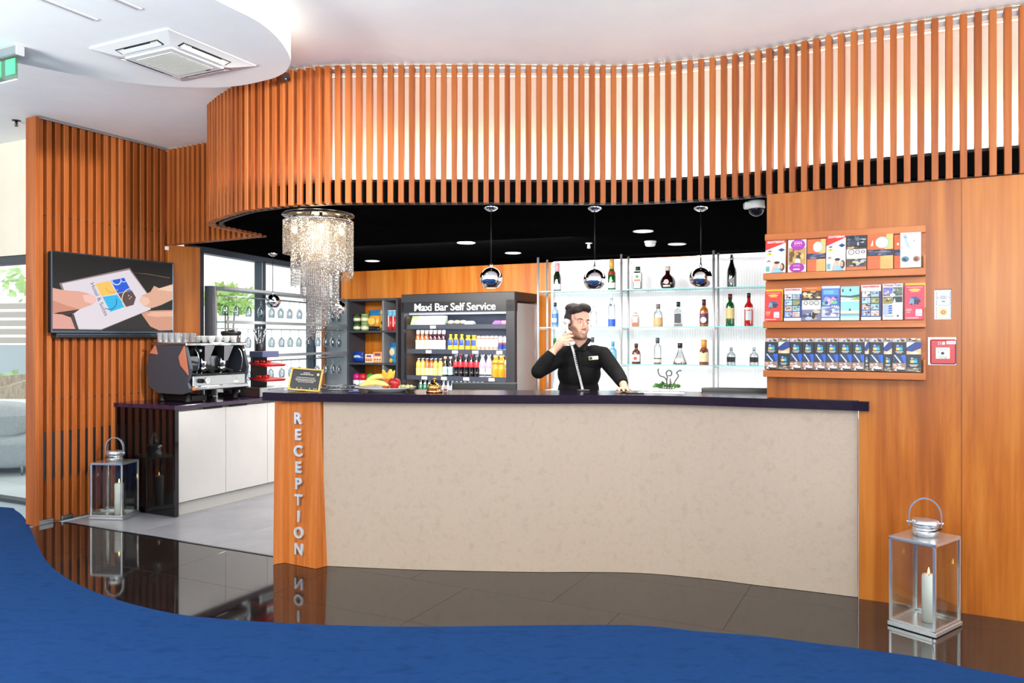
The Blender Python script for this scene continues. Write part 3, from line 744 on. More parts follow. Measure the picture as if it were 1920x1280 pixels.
BL = mat((255, 250, 244), .5, 0, 0, 7, name='bar_led')
obj('light_strip', MB().box((1.42, .325, .945), (2.7, .01, .01), BL), lw); obj('light_strip', MB().box((1.42, .3, 2.345), (2.7, .02, .008), BL), lw)
# back bar cabinet beneath
bb = thing('back_bar', 'white low back bar cabinet under the bottle shelves', 'cabinet', (BO.x, BO.y, 0), BYAW)
obj('carcass', MB().box((1.42, .12, .45), (2.74, .5, .90), mat((216, 214, 212), .4)), bb)
obj('top', MB().box((1.42, .1, .915), (2.76, .56, .03), mat((244, 244, 244), .25), .004), bb, 'white top')
for k in range(5):
    d = obj('door', MB().box((.33 + k * .545, -.14, .46), (.54, .02, .84), WHITE, .002), bb); obj('handle', MB().box((.33 + k * .545, -.157, .85), (.16, .015, .012), CHROME, .003), d)
# posts and shelves
bsx = [bs(1009), bs(1165), bs(1338), bs(1450)]
sr = thing('bottle_shelf_rack', 'chrome post rack of three glass shelves for bottles', 'shelf', (BO.x, BO.y, 0), BYAW)
for i, s in enumerate(bsx[:3] + [2.72]):
    obj('post', MB().cyl((s, 0, .932), (s, 0, 2.372), .013, POST, 12), sr); obj('post', MB().cyl((s + .01, .27, .932), (s + .01, .27, 2.372), .013, POST, 12), sr)
    for z in (2.0, 1.61, 1.22): obj('bracket', MB().box((s + .005, .135, z - .016), (.02, .27, .016), STEEL, .003), sr)
SH = (2.0, 1.61, 1.22)
for i, z in enumerate(SH):
    for a, b_ in ((bsx[0] + .02, bsx[1] - .005), (bsx[1] + .02, bsx[2] - .005), (bsx[2] + .02, 2.71)):
        s = obj('shelf', MB().box(((a + b_) / 2, .135, z), (b_ - a, .27, .009), SHELF_GLASS), sr, 'clear glass shelf')
        obj('edge', MB().box(((a + b_) / 2, -.0015, z), (b_ - a, .003, .0095), GLASS_EDGE), s, 'greenish glass edge')
# bottles
def glassc(rgb, body=.55): return clear('bottle_glass', rgb, .25, .03, body, rgb)
CLR = clear('clear_bottle', (244, 248, 250), .5, .02)
_gc = {}
def gm(rgb, body):
    k = (rgb, body)
    if k not in _gc: _gc[k] = CLR if body < 0 else glassc(rgb, body)
    return _gc[k]
SHAPES = {   # outline as (radius share, height share)
 'wine': [(.98, 0), (1, .02), (1, .45), (.92, .55), (.62, .66), (.38, .78), (.33, .97), (.36, .975), (.36, 1)],
 'spirit': [(.96, 0), (1, .02), (1, .56), (.9, .64), (.5, .71), (.38, .76), (.36, 1)],
 'slim': [(.96, 0), (1, .02), (1, .62), (.85, .70), (.42, .76), (.4, 1)],
 'round': [(.6, 0), (.86, .06), (1, .2), (1, .32), (.85, .48), (.5, .6), (.32, .66), (.3, 1)],
 'cone': [(.95, 0), (1, .05), (.92, .14), (.62, .38), (.36, .6), (.26, .68), (.26, 1)],
 'stout': [(.95, 0), (1, .03), (1, .5), (.86, .62), (.45, .7), (.36, .74), (.34, 1)],
 'jar': [(.94, 0), (1, .02), (1, .72), (.8, .78), (.6, .8), (.6, 1)],
 'can': [(.82, 0), (.95, .03), (1, .06), (1, .9), (.86, .97), (.84, 1)],
 'tube': [(1, 0), (1, 1)],
 'soda': [(.9, 0), (1, .04), (.96, .2), (.9, .3), (1, .42), (1, .56), (.7, .72), (.4, .86), (.38, 1)],
}
def rad_at(prof, z):
    for (r0, z0), (r1, z1) in zip(prof, prof[1:]):
        if z0 <= z <= z1: return r0 + (r1 - r0) * (z - z0) / max(z1 - z0, 1e-6)
    return prof[-1][0]
def bottle(name, label, cat, loc, shape, r, h, glass, cap=None, lab=None, fill=None, group=None, emblem=None, rz=0, n=18, square=False):
    """one bottle: glass body, cap over the top share, label bands (z0, z1, colour)"""
    pf = SHAPES[shape]; t = thing(name, label, cat, loc, rz, group)
    caph = cap[1] if cap else 0
    P = [(q * r, z * h) for q, z in pf if z <= 1 - caph] + [(rad_at(pf, 1 - caph) * r, (1 - caph) * h)]
    if square: obj('body', MB().lathe([(q * 1.25, z) for q, z in P], glass, 4, RZ(45), False), t)
    else: obj('body', MB().lathe(P, glass, n), t)
    if fill:
        z1 = fill[0]
        Q = [(q * r * .93, z * h + .004) for q, z in pf if z <= z1] + [(rad_at(pf, z1) * r * .93, z1 * h)]
        obj('liquid', MB().lathe(Q, fill[1], n) if not square else MB().lathe([(q * 1.25, z) for q, z in Q], fill[1], 4, RZ(45), False), t)
    if cap:
        rc = rad_at(pf, 1 - caph) * r * (cap[2] if len(cap) > 2 else 1.12)
        obj('cap', MB().lathe([(rc, (1 - caph) * h), (rc, h * 1.0), (rc * .8, h * 1.004)], cap[0], 12), t)
    for z0, z1, col, *rest in (lab or ()):
        zs_ = [z0 + (z1 - z0) * k / 4 for k in range(5)]
        mb = MB()
        if square:
            w = r * 1.25 * .7071
            mb.box((0, -w - .001, (z0 + z1) / 2 * h), (w * 1.7, .002, (z1 - z0) * h), col)
        else:
            hw = rest[0] if rest else 100
            rings = []
            for z in zs_:
                q = rad_at(pf, z) * r + .0012
                rings.append([(q * math.sin(R(a)), -q * math.cos(R(a)), z * h) for a in [(-hw + 2 * hw * k / 10) for k in range(11)]])
            mb.loft(rings, col, True, None, False, False)
        obj('label', mb, t)
    if emblem:
        ez, er, ec = emblem; q = (r * 1.25 * .7071 if square else rad_at(pf, ez) * r) + .003
        obj('emblem', MB().cyl((0, -q + .002, ez * h), (0, -q - .001, ez * h), er, ec, 16), t)
    return t
def pm(*rgb): return mat(rgb, .4)
INK = pm(20, 20, 24)
BK = gm((14, 12, 12), .9); GRN = gm((20, 110, 40), .6); BRN = gm((70, 26, 12), .75); AMB = gm((200, 110, 30), .6); DGRN = gm((20, 34, 22), .85)
WHISKY = gm((186, 92, 30), .7); RED = gm((214, 26, 24), .75); PBLU = gm((150, 210, 236), .35); BLU = gm((30, 80, 214), .8)
bz = [z + .005 for z in SH]
BT = [ # px, shelf, shape, r, h, glass, cap, labels, fill, emblem, square, label
 (1045, 0, 'wine', .042, .31, DGRN, (pm(226, 150, 166), .3), [(.06, .26, pm(238, 214, 214))], None, None, 0, 'dark sparkling wine bottle with a pink foil neck on the top glass shelf'),
 (1106, 0, 'wine', .042, .10, BK, None, [], None, None, 0, None),
 (1147, 0, 'wine', .043, .33, GRN, (pm(198, 160, 76), .32), [(.07, .24, pm(240, 238, 230)), (.5, .62, pm(150, 40, 30))], None, None, 0, 'green sparkling wine bottle with a gold foil neck on the top glass shelf'),
 (1196, 0, 'jar', .044, .24, DGRN, (pm(20, 60, 30), .18, 1.0), [(.06, .36, pm(226, 220, 204)), (.36, .44, pm(214, 84, 40)), (.44, .66, pm(208, 226, 200))], None, (.56, .016, pm(30, 130, 50)), 1, 'flat square dark green liqueur bottle with an orange and white label'),
 (1252, 0, 'round', .078, .235, gm((40, 12, 14), .85), (pm(206, 190, 180), .2, 1.15), [(.08, .16, pm(226, 206, 200), 30)], None, (.3, .026, pm(190, 180, 176)), 0, 'squat round dark rum bottle with a pale cork on the top shelf'),
 (1372, 0, 'wine', .046, .33, BK, None, [], None, (.2, .026, pm(150, 150, 156)), 0, 'all black bottle with a round silver emblem at the right of the top shelf'),
 (1041, 1, 'slim', .038, .27, gm((176, 206, 226), .5), (pm(24, 34, 60), .16), [(.1, .55, pm(60, 110, 166)), (.2, .36, pm(206, 222, 236), 40)], None, None, 0, 'pale blue patterned gin bottle on the middle shelf left of the man'),
 (1113, 1, 'spirit', .038, .25, CLR, (WHITE, .12), [(.3, .5, pm(226, 234, 246), 70)], None, None, 0, 'clear spirit bottle with blue writing beside the head of the man'),
 (1147, 1, 'slim', .038, .34, CLR, (WHITE, .1), [(.02, .24, pm(40, 90, 222))], None, (.68, .012, pm(24, 30, 90)), 0, 'tall clear bottle with a bright blue base band on the middle shelf'),
 (1192, 1, 'jar', .036, .15, AMB, (pm(190, 120, 60), .06, .6), [(.3, .74, pm(216, 206, 200))], None, None, 1, 'short square amber whisky bottle on the middle shelf'),
 (1234, 1, 'spirit', .047, .235, CLR, (pm(120, 104, 100), .2, 1.25), [(.0, .4, pm(222, 166, 116))], None, None, 0, 'clear bottle with a tan paper label and grey stopper on the middle shelf'),
 (1272, 1, 'spirit', .044, .255, CLR, (INK, .2, 1.2), [(.14, .52, pm(58, 62, 70))], (.12, WHISKY), None, 1, 'square shouldered whiskey bottle with a black label on the middle shelf'),
 (1320, 1, 'spirit', .043, .275, AMB, (pm(70, 24, 24), .22, 1.2), [(.1, .48, pm(92, 44, 70))], None, (.24, .03, pm(236, 220, 214)), 0, 'amber whisky bottle with a dark red cap and purple label on the middle shelf'),
 (1369, 1, 'slim', .042, .325, GRN, (pm(84, 24, 26), .16, 1.2), [(.24, .56, pm(226, 206, 140))], (.2, gm((40, 50, 14), .8)), None, 0, 'green whiskey bottle with a cream label on the middle shelf'),
 (1404, 1, 'spirit', .044, .33, RED, (INK, .13, 1.1), [(.18, .46, pm(206, 214, 220), 40), (.5, .56, pm(226, 226, 226))], None, None, 0, 'bright red bitters bottle at the right of the middle shelf'),
 (1040, 2, 'stout', .046, .27, GRN, (pm(30, 100, 50), .14, 1.1), [(.04, .3, pm(226, 236, 226))], None, None, 0, 'bright green bottle on the lowest shelf behind the raised elbow'),
 (1111, 2, 'spirit', .04, .28, CLR, (pm(60, 66, 76), .18, 1.2), [(.2, .5, pm(236, 236, 240))], None, None, 0, 'clear bottle with a grey cap on the lowest shelf behind the shoulder'),
 (1149, 2, 'spirit', .042, .235, PBLU, (pm(66, 150, 196), .2, 1.2), [(.2, .46, pm(120, 190, 216))], None, None, 0, 'pale blue bottle with a blue cap on the lowest shelf'),
 (1193, 2, 'stout', .047, .215, gm((110, 50, 16), .75), (pm(60, 34, 30), .18, 1.2), [(.12, .46, pm(226, 226, 232), 60)], (.12, BK), (.28, .018, pm(222, 70, 50)), 0, 'brown rum bottle with a white label on the lowest shelf'),
 (1233, 2, 'slim', .04, .275, CLR, (pm(70, 74, 80), .2, 1.2), [(.2, .24, pm(40, 30, 30)), (.07, .2, pm(232, 206, 190))], (.08, WHISKY), None, 0, 'tall clear bottle with a dark band near its foot on the lowest shelf'),
 (1275, 2, 'cone', .074, .22, CLR, (INK, .22, 1.3), [(.16, .3, pm(232, 214, 196), 40)], (.1, WHISKY), None, 0, 'bell shaped decanter bottle with a little amber liquor left'),
 (1320, 2, 'stout', .048, .255, gm((170, 84, 40), .6), (pm(206, 146, 70), .32, 1.1), [(.12, .5, pm(236, 214, 172), 70)], None, (.53, .016, INK), 0, 'cognac bottle with a golden neck foil on the lowest shelf'),
 (1371, 2, 'stout', .045, .18, CLR, None, [(.18, .46, INK, 60)], None, (.84, .007, INK), 0, 'clear bottle with a torn black label beside the cognac bottle'),
 (1414, 2, 'stout', .045, .18, CLR, None, [(.18, .46, INK, 60)], None, (.84, .007, INK), 0, 'clear bottle with a torn black label beside the brochure rack'),
]
for (px, sh, shape, r, h, g, cap, labs, fill, emb, sq, lab_) in BT:
    if lab_ is None: continue
    s = bs(px, .12); p = BW(s, .12, bz[sh])
    bottle('bottle', lab_, 'bottle', p, shape, r, h, g, cap, labs, fill, None, emb, BYAW, 18, bool(sq))
# plant with twisted twigs
s = bs(1250, .05); p = BW(s, .05, .9305)
pl = thing('potted_plant', 'small leafy green plant with curled dark twigs on the white back bar', 'plant', p, BYAW)
obj('pot', MB().lathe([(.05, 0), (.07, .01), (.085, .05), (.08, .05), (.06, .012), (0, .012)], WHITE, 20, cap=False).lathe([(.078, .045), (.001, .048)], mat((60, 44, 30), .9), 16), pl, 'low white pot')
LEAF = mottled('leaf_green', (52, 104, 44), (96, 150, 72), 12, .5)
mb = MB(); rnd = random.Random(3)
for k in range(130):
    a = rnd.uniform(0, 2 * PI); q = rnd.uniform(.0, 1) ** .6 * .10; z = .055 + (1 - q / .1) * .07 * rnd.random()
    c = Vector((q * math.cos(a) * 1.25, q * math.sin(a), z)); d = Vector((math.cos(a + rnd.uniform(-.6, .6)), math.sin(a + rnd.uniform(-.6, .6)), rnd.uniform(.1, 1))).normalized()
    sd = d.orthogonal().normalized(); l = rnd.uniform(.03, .055); w = l * .28; nn = d.cross(sd)
    mb.add([c, c + d * l * .5 + sd * w + nn * .004, c + d * l, c + d * l * .5 - sd * w + nn * .004, c + d * l * .5 - nn * .003], [(0, 1, 4), (1, 2, 4), (2, 3, 4), (3, 0, 4)], LEAF, True)
obj('foliage', mb, pl, 'small green leaves', kind='stuff')
TW = mat((84, 72, 70), .8)
for q in ([(0, 0, .05), (0, 0, .12), (-.02, 0, .16), (-.07, 0, .18), (-.09, .01, .22), (-.085, 0, .25)], [(0, 0, .12), (.005, 0, .17), (-.005, 0, .21), (.02, .01, .235), (.05, 0, .22), (.045, 0, .185), (.015, 0, .18)], [(.05, 0, .05), (.09, 0, .13), (.12, 0, .18), (.10, .01, .21), (.13, 0, .235), (.15, 0, .23)], [(.03, 0, .05), (.04, 0, .1), (.035, 0, .15)]):
    obj('twig', MB().tube(spline(q, 6), .006, TW, 6), pl)

# ------------------------------------------------------------------ work desks behind the counter with monitors
def work_desk(label, c, w, d, rz):
    t = thing('work_desk', label, 'desk', (c[0], c[1], 0), rz)
    obj('top', MB().box((0, 0, .735), (w, d, .03), DKGREY, .003), t)
    for i in (-1, 1): obj('side_panel', MB().box((i * (w / 2 - .015), 0, .36), (.03, d - .02, .718), DKGREY), t)
def monitor(label, c, rz, w, h, z):
    t = thing('monitor', label, 'monitor', (c[0], c[1], .75), rz)
    obj('stand', MB().box((0, .02, .008), (.2, .16, .014), SATIN, .003).box((0, .03, z / 2 - .375), (.05, .03, z - .75 - .02), SATIN), t)
    obj('housing', MB().box((0, 0, z - .75 - h / 2), (w, .035, h), SATIN, .008), t, 'black back')
    obj('rear_bulge', MB().box((0, -.024, z - .75 - h / 2), (w * .6, .02, h * .5), SATIN, .008), t)
work_desk('low grey work desk behind the counter near the bell', (-.30, 5.98), .9, .5, R(-4))
monitor('black monitor seen from behind beside the service bell', (-.205, 5.92), R(-3), .49, .30, 1.165)
work_desk('low grey work desk behind the counter at the right', (1.44, 5.42), .8, .4, R(-16))
monitor('black monitor seen from behind beside the wooden wall', (1.52, 5.33), R(-14), .47, .30, 1.163)

# ------------------------------------------------------------------ fridge
FO = Vector((-1.325, 9.43)); FW_, FD, FH = 1.515, .607, 2.015
fr = thing('display_fridge', 'open fronted black drinks fridge headed Maxi Bar Self Service', 'fridge', (FO.x, FO.y, 0), YAW)
FC = mat((38, 40, 46), .4, name='fridge_black'); FI = mat((112, 118, 138), .4, name='fridge_inner'); FSH = mat((56, 62, 76), .4, name='fridge_shelf')
obj('plinth', MB().box((FW_ / 2, FD / 2, .3), (FW_, FD, .6), FC, .006), fr)
obj('header', MB().box((FW_ / 2, FD / 2, 1.965), (FW_, FD, .1), FC, .006).box((FW_ / 2, .04, 1.86), (FW_ - .01, .08, .125), mat((24, 25, 30), .3)), fr, 'black header')
obj('sill', MB().box((FW_ / 2, .02, .66), (FW_, .06, .16), FC, .006), fr)
obj('side_panel', MB().box((.02, FD / 2, 1.26), (.04, FD, 1.32), FC), fr)
obj('corner_post', MB().box((FW_ - .055, .03, 1.26), (.11, .06, 1.34), FC, .004), fr)
obj('glazed_side', MB().box((FW_ - .01, .34, 1.24), (.012, .52, 1.3), clear('fridge_glass', (232, 242, 244), .2, .05, .45, (226, 234, 236), .15)), fr, 'glass side with a silvery sheen in its colour')  # pale body colour stands in for the bright interior and reflections
obj('side_frame', MB().box((FW_ - .012, FD - .015, 1.25), (.024, .03, 1.32), STEEL), fr, 'steel edge')
obj('back_panel', MB().box((FW_ / 2, FD - .02, 1.25), (FW_ - .06, .03, 1.3), FI), fr)
obj('light_tube', MB().cyl((.08, .06, 1.785), (FW_ - .13, .06, 1.785), .014, mat((206, 212, 230), .4, 0, .5, .6), 10), fr, 'pale light tube')
FLED = mat((236, 240, 255), .5, 0, 0, 20, name='fridge_led')
for z in (1.785, 1.615, 1.325, 1.015): obj('light_strip', MB().box((FW_ / 2 - .03, .13, z - .006), (FW_ - .2, .02, .006), FLED), fr)
TXT = mat((214, 216, 222), .4, name='sign_letter')
text('header_text', 'Maxi Bar Self Service', .122, TXT, fr, T(.735, -.006, 1.853) @ UP @ Matrix.Diagonal((1.1, 1, 1, 1)), .008, .0019, .97)
fz = [1.645, 1.355, 1.045, .81]          # shelf tops, from the top
for i, z in enumerate(fz[:3]):
    s = obj('shelf', MB().box((FW_ / 2 - .03, .31, z - .015), (FW_ - .15, .5, .02), FSH), fr)
    obj('front_rail', MB().box((FW_ / 2 - .03, .055, z - .018), (FW_ - .15, .012, .055), FSH, .003), s)
    for q in ((.42,), (.36, .72, .99, 1.3), (.3, .57, .87, 1.2))[i]:
        obj('price_tag', MB().box((q, .046, z - .02), (.075, .006, .035), PAPER), s, 'white price tag')
obj('shelf', MB().box((FW_ / 2 - .03, .31, fz[3] - .015), (FW_ - .15, .5, .02), FSH), fr)
obj('left_mirror', MB().box((.046, .3, 1.22), (.004, .5, 1.1), mat((150, 120, 100), .12, .8)), fr, 'reflecting inner side')
FZ = lambda x, y, z: (FO.x + U.x * x + V.x * y, FO.y + U.y * x + V.y * y, z)
def fpx(px, d):
    k = (px - 960) / 1480; o = FO + V * d
    return (k * o.y - o.x) / (U.x - k * U.y)
O1, DR, YB, WH_, TB = pm(214, 96, 40), pm(86, 24, 40), pm(240, 206, 40), pm(240, 238, 236), pm(226, 232, 240)
# first row of drinks
row2 = [784, 792, 800, 808, 816, 824, 832]
for i, px in enumerate(row2):
    orange = i < 3
    bottle('juice_bottle', f'white capped {"orange" if orange else "dark berry"} drink bottle, {ORD[i]} along the upper fridge shelf', 'bottle',
           FZ(fpx(px, .1), .1, fz[1]), 'soda', .031, .235, gm((220, 110, 50), .85) if orange else gm((80, 20, 40), .9), (WH_, .2, 1.25), [(.05, .5, pm(244, 214, 180) if orange else pm(214, 222, 230), 75)], None, 'juice bottles on the upper drinks shelf', None, YAW, 12)
for i, px in enumerate((845, 855, 866, 878, 889)):
    g = i > 2
    bottle('iced_tea_bottle', f'{"golden" if g else "yellow and blue"} labelled tea bottle, {ORD[i]} of five on the upper fridge shelf', 'bottle',
           FZ(fpx(px, .1), .1, fz[1]), 'jar' if g else 'soda', .034, .185 if not g else .175, gm((240, 206, 60), .9), (YB, .12, 1.2), [(.3, .68, pm(56, 84, 170), 60), (.05, .3, pm(246, 210, 60) if not g else pm(240, 180, 50), 80)], None, 'tea bottles on the upper drinks shelf', None, YAW, 12)
for i, px in enumerate((898, 906, 914, 922, 930)):
    bottle('drink_can', f'slim white can, {ORD[i]} of five on the upper fridge shelf', 'can', FZ(fpx(px, .1), .1, fz[1]), 'can', .027, .168, pm(238, 232, 226), (STEEL, .06, .95), [(.1, .25, pm(230, 150, 130), 80), (.78, .86, pm(200, 120, 110), 80)], None, 'white cans in the fridge', None, YAW, 12)
for i, px in enumerate((939, 948)):
    bottle('energy_drink_can', f'slim silver and blue can, {ORD[i]} of two beside the white cans in the fridge', 'can', FZ(fpx(px, .1), .1, fz[1]), 'can', .028, .165, pm(176, 184, 196), (STEEL, .06, .95), [(.1, .45, pm(30, 60, 140), 80), (.45, .55, pm(200, 40, 50), 80)], None, 'silver cans in the fridge', None, YAW, 12)
# second row of drinks
cols3 = [(785, 'j', 'yellow'), (793, 'j', 'yellow'), (801, 'j', 'amber'), (809, 'j', 'amber'), (817, 'j', 'golden'), (826, 'j', 'golden'), (835, 't', ''), (845, 't', '')]
jc = {'yellow': (246, 206, 70), 'amber': (196, 104, 40), 'golden': (240, 190, 80)}
for i, (px, k, c) in enumerate(cols3):
    if k == 'j':
        bottle('juice_bottle', f'{c} glass juice bottle, {ORD[i]} along the lower fridge shelf', 'bottle', FZ(fpx(px, .1), .1, fz[2]), 'jar', .032, .212, gm(jc[c], .85), (STEEL, .12, 1.1), [(.06, .46, pm(244, 196, 130) if c != 'amber' else pm(226, 222, 160), 70)], None, 'juice bottles on the lower drinks shelf', None, YAW, 12)
    else:
        bottle('cola_bottle', f'small dark cola bottle with a pale blue label, {ORD[i - 6]} of two beside the juices', 'bottle', FZ(fpx(px, .1), .1, fz[2]), 'soda', .034, .235, gm((30, 12, 12), .92), (pm(236, 190, 150), .12, 1.3), [(.1, .5, pm(170, 214, 226), 75)], None, 'pale labelled colas', None, YAW, 12)
for i, px in enumerate((855, 864, 874, 884, 894)):
    bottle('cola_bottle', f'dark cola bottle with a red label band, {ORD[i]} of five in the fridge', 'bottle', FZ(fpx(px, .1), .1, fz[2]), 'soda', .035, .262, gm((20, 10, 12), .92), (pm(200, 40, 46) if i % 2 else pm(180, 180, 200), .1, 1.3), [(.44, .68, pm(206, 40, 52), 85)], None, 'red labelled colas', None, YAW, 12)
for i, px in enumerate((905, 917)):
    bottle('water_bottle', f'water bottle with a pink printed label, one next to the {"red colas" if i == 0 else "orange juice"}', 'bottle', FZ(fpx(px, .1), .1, fz[2]), 'soda', .043, .265, gm((226, 230, 240), .75), (WH_, .1, 1.3), [(.4, .66, pm(214, 150, 180), 60), (.08, .14, INK, 60)], None, 'water bottles in the fridge', None, YAW, 12)
for i, px in enumerate((930, 941)):
    bottle('orange_juice', f'fat bottle of orange juice, one next to the {"pink labelled water" if i == 0 else "milk bottle"}', 'bottle', FZ(fpx(px, .1), .1, fz[2]), 'jar', .045, .262, gm((250, 160, 24), .9), (pm(246, 214, 150), .12, 1.1), [(.58, .66, pm(190, 96, 20), 60)], None, 'orange juice bottles', None, YAW, 12)
bottle('milk_bottle', 'pale bottle with green and orange label at the right end of the lower drinks shelf', 'bottle', FZ(fpx(952, .1), .1, fz[2]), 'jar', .035, .258, gm((240, 226, 216), .9), (pm(240, 200, 190), .12, 1.1), [(.42, .6, pm(80, 170, 90), 70), (.05, .4, pm(236, 120, 80), 70)], None, None, None, YAW, 12)
# lowest row, tops just over the counter
for i, px in enumerate((789, 797, 805)):
    bottle('beer_bottle', f'green beer bottle, {ORD[i]} of three on the bottom fridge shelf', 'bottle', FZ(fpx(px, .1), .1, fz[3]), 'spirit', .03, .20, gm((30, 110, 80), .85), (STEEL, .06, 1.2), [(.7, .8, pm(226, 230, 226), 80)], None, 'beer bottles in the fridge', None, YAW, 12)
for i in range(10):
    px = 832 + i * 8
    bottle('water_bottle', f'small clear water bottle, {ORD[i]} of ten on the bottom fridge shelf', 'bottle', FZ(fpx(px, .1), .1, fz[3]), 'spirit', .029, .19, gm((214, 226, 238), .6), (pm(226, 236, 246), .1, 1.25), [(.2, .5, pm(180, 206, 236), 80)], None, 'small water bottles', None, YAW, 10)
for i in range(4):
    bottle('yoghurt_pot', f'small white lidded pot, {ORD[i]} of four past the water bottles in the fridge', 'pot', FZ(fpx(916 + i * 11, .1), .1, fz[3]), 'can', .042, .12 + .04 * (i % 2), pm(236, 228, 232), (pm(226, 200, 214), .1, 1.05), [], None, 'white pots in the fridge', None, YAW, 12)
# top shelf: wrapped sandwiches and salads
SW = [(780, (150, 190, 120), 'green'), (792, (236, 200, 206), 'pink'), (804, (226, 214, 226), 'mauve'), (816, (214, 232, 214), 'pale green'), (828, (200, 220, 196), 'leafy')]
for i, (px, c, nm) in enumerate(SW):
    t = thing('sandwich_pack', f'wrapped sandwich with {nm} wrapping, {ORD[i]} along the top fridge shelf', 'sandwich', FZ(fpx(px, .12), .12, fz[0]), YAW + .2, 'sandwich packs')
    obj('wrapper', MB().loft([[(-.06, -.04, 0), (.05, -.04, 0), (.05, .06, 0), (-.06, .06, 0)], [(-.03, -.03, .115), (.06, -.03, .115), (.06, .05, .115), (-.03, .05, .115)]], pm(*c)), t)
    obj('filling', MB().box((0, -.036, .05), (.08, .01, .04), pm(236, 226, 230), .003, RY(14)), t)
for i, px in enumerate((846, 858, 869)):
    t = thing('pastry_pack', f'pale filled roll in clear wrap, {ORD[i]} of three beside the sandwiches', 'roll', FZ(fpx(px, .12), .12, fz[0] + .03), YAW, 'rolls')
    obj('roll', MB().ball((0, 0, 0), (.05, .04, .03), mottled('roll', (236, 208, 176), (246, 230, 210), 30, .6), 14, 8), t); obj('wrap', MB().ball((0, 0, .002), (.055, .045, .034), clear('wrap', (250, 250, 250), .4), 12, 8), t)
for i, (px, c, nm) in enumerate(((880, (214, 206, 232), 'lilac'), (934, (170, 90, 200), 'purple'), (947, (226, 130, 140), 'rosy'))):
    t = thing('snack_pack', f'flat {nm} snack packet on the top shelf of the fridge', 'snack', FZ(fpx(px, .12), .12, fz[0]), YAW)
    obj('pack', MB().loft([[(-.055, -.04, .0), (.055, -.04, .0), (.055, .04, 0), (-.055, .04, 0)], [(-.06, -.02, .025), (.06, -.02, .025), (.055, .05, .03), (-.055, .05, .03)], [(-.04, .0, .05), (.03, .0, .05), (.03, .05, .05), (-.04, .05, .05)]], pm(*c)), t); obj('seal', MB().box((.062, 0, .015), (.014, .06, .004), pm(*c)), t)

# ------------------------------------------------------------------ snack cabinet
SO = Vector((-2.12, 10.215)); SWD = .76
sc_ = thing('snack_cabinet', 'charcoal open shelf cabinet of crisps and sweets beside the fridge', 'cabinet', (SO.x, SO.y, 0), YAW)
obj('carcass', MB().box((0, .19, 1.0), (.03, .38, 2.0), CHAR).box((SWD, .19, 1.0), (.03, .38, 2.0), CHAR).box((SWD / 2, .19, 1.985), (SWD, .38, .03), CHAR).box((SWD / 2, .19, .4), (SWD, .38, .78), CHAR), sc_)
obj('back_board', MB().box((SWD / 2, .375, 1.4), (SWD - .03, .012, 1.2), W_DARK), sc_, 'wooden back board')
obj('back_dark_panel', MB().box((.13, .365, 1.4), (.22, .008, 1.2), CHAR), sc_, 'charcoal strip')  # dark strip over one end of the back board
DV = .55
obj('divider', MB().box((DV, .18, 1.4), (.03, .36, 1.2), GREY), sc_)
sz = (1.59, 1.18, .79)
for z in sz[:2]: obj('shelf', MB().box((SWD / 2, .18, z - .012), (SWD - .03, .36, .024), CHAR), sc_)
SZ = lambda x, y, z: (SO.x + U.x * x + V.x * y, SO.y + U.y * x + V.y * y, z)
def jar(label, x, y, z, c, lidc):
    t = thing('jar', label, 'jar', SZ(x, y, z), YAW)
    obj('glass', MB().lathe([(.045, 0), (.05, .008), (.05, .075), (.044, .085)], gm(c, .7), 16), t); obj('lid', MB().lathe([(.048, .085), (.048, .105), (.04, .107)], pm(*lidc), 16), t); obj('label', MB().lathe([(.051, .02), (.051, .055)], pm(226, 228, 200), 16, cap=False), t)
for i in range(2):
    for j in range(2): jar(f'{"dark" if i == 0 else "pale"} green lidded jar, {"lower" if j == 0 else "upper"} one of its stack in the snack cabinet', .075 + i * .125, .09, sz[0] + .001 + j * .109, (90, 120, 60) if i == 0 else (170, 190, 120), (40, 60, 34) if i == 0 else (140, 176, 110))
def bag(name, label, loc, w, h, cols, rz=YAW, tilt=0, cat='crisps'):
    """pillow packet: crimped top and bottom, fat belly, bands of colour"""
    t = thing(name, label, cat, loc, rz)
    rows = [(0, .85, .02), (.04, .95, .12), (.2, 1, .8), (.45, .98, 1), (.7, .96, .75), (.9, .98, .2), (.97, 1, .02), (1, 1.0, .02)]
    def ring(q): z, ww, th = q; return [(w / 2 * ww * math.cos(a), w * .2 * th * math.sin(a) + .004 * math.sin(a), z * h) for a in [2 * PI * k / 12 for k in range(12)]]
    M = RX(-tilt)
    cuts = [c[0] for c in cols]
    for i, (z0, z1, c) in enumerate(cols):
        zz = sorted({z0, z1} | {q[0] for q in rows if z0 < q[0] < z1}); rr = []
        for z in zz:
            for a, b in zip(rows, rows[1:]):
                if a[0] <= z <= b[0]:
                    f = (z - a[0]) / (b[0] - a[0]); rr.append(ring((z, a[1] + (b[1] - a[1]) * f, a[2] + (b[2] - a[2]) * f))); break
        obj('foil', MB().loft(rr, mat(c, .25), True, M), t)
    return t
b1 = bag('crisp_bag', 'blue and gold crisp bag on the upper shelf of the snack cabinet', SZ(.31, .12, sz[0]), .19, .27, [(0, .2, (30, 32, 44)), (.2, .72, (226, 160, 50)), (.72, 1, (40, 120, 180))], YAW, 8)
obj('motif', MB().ball((0, -.045, .12), (.06, .008, .05), pm(236, 196, 90), 14, 8), b1)
b2 = bag('crisp_bag', 'golden crisp bag next to the divider of the snack cabinet', SZ(.465, .15, sz[0]), .15, .27, [(0, .12, (120, 80, 30)), (.12, .8, (214, 164, 54)), (.8, 1, (230, 196, 130))], YAW + .3, 6)
obj('motif', MB().ball((-.01, -.035, .1), (.03, .006, .03), pm(40, 28, 24), 12, 6), b2)
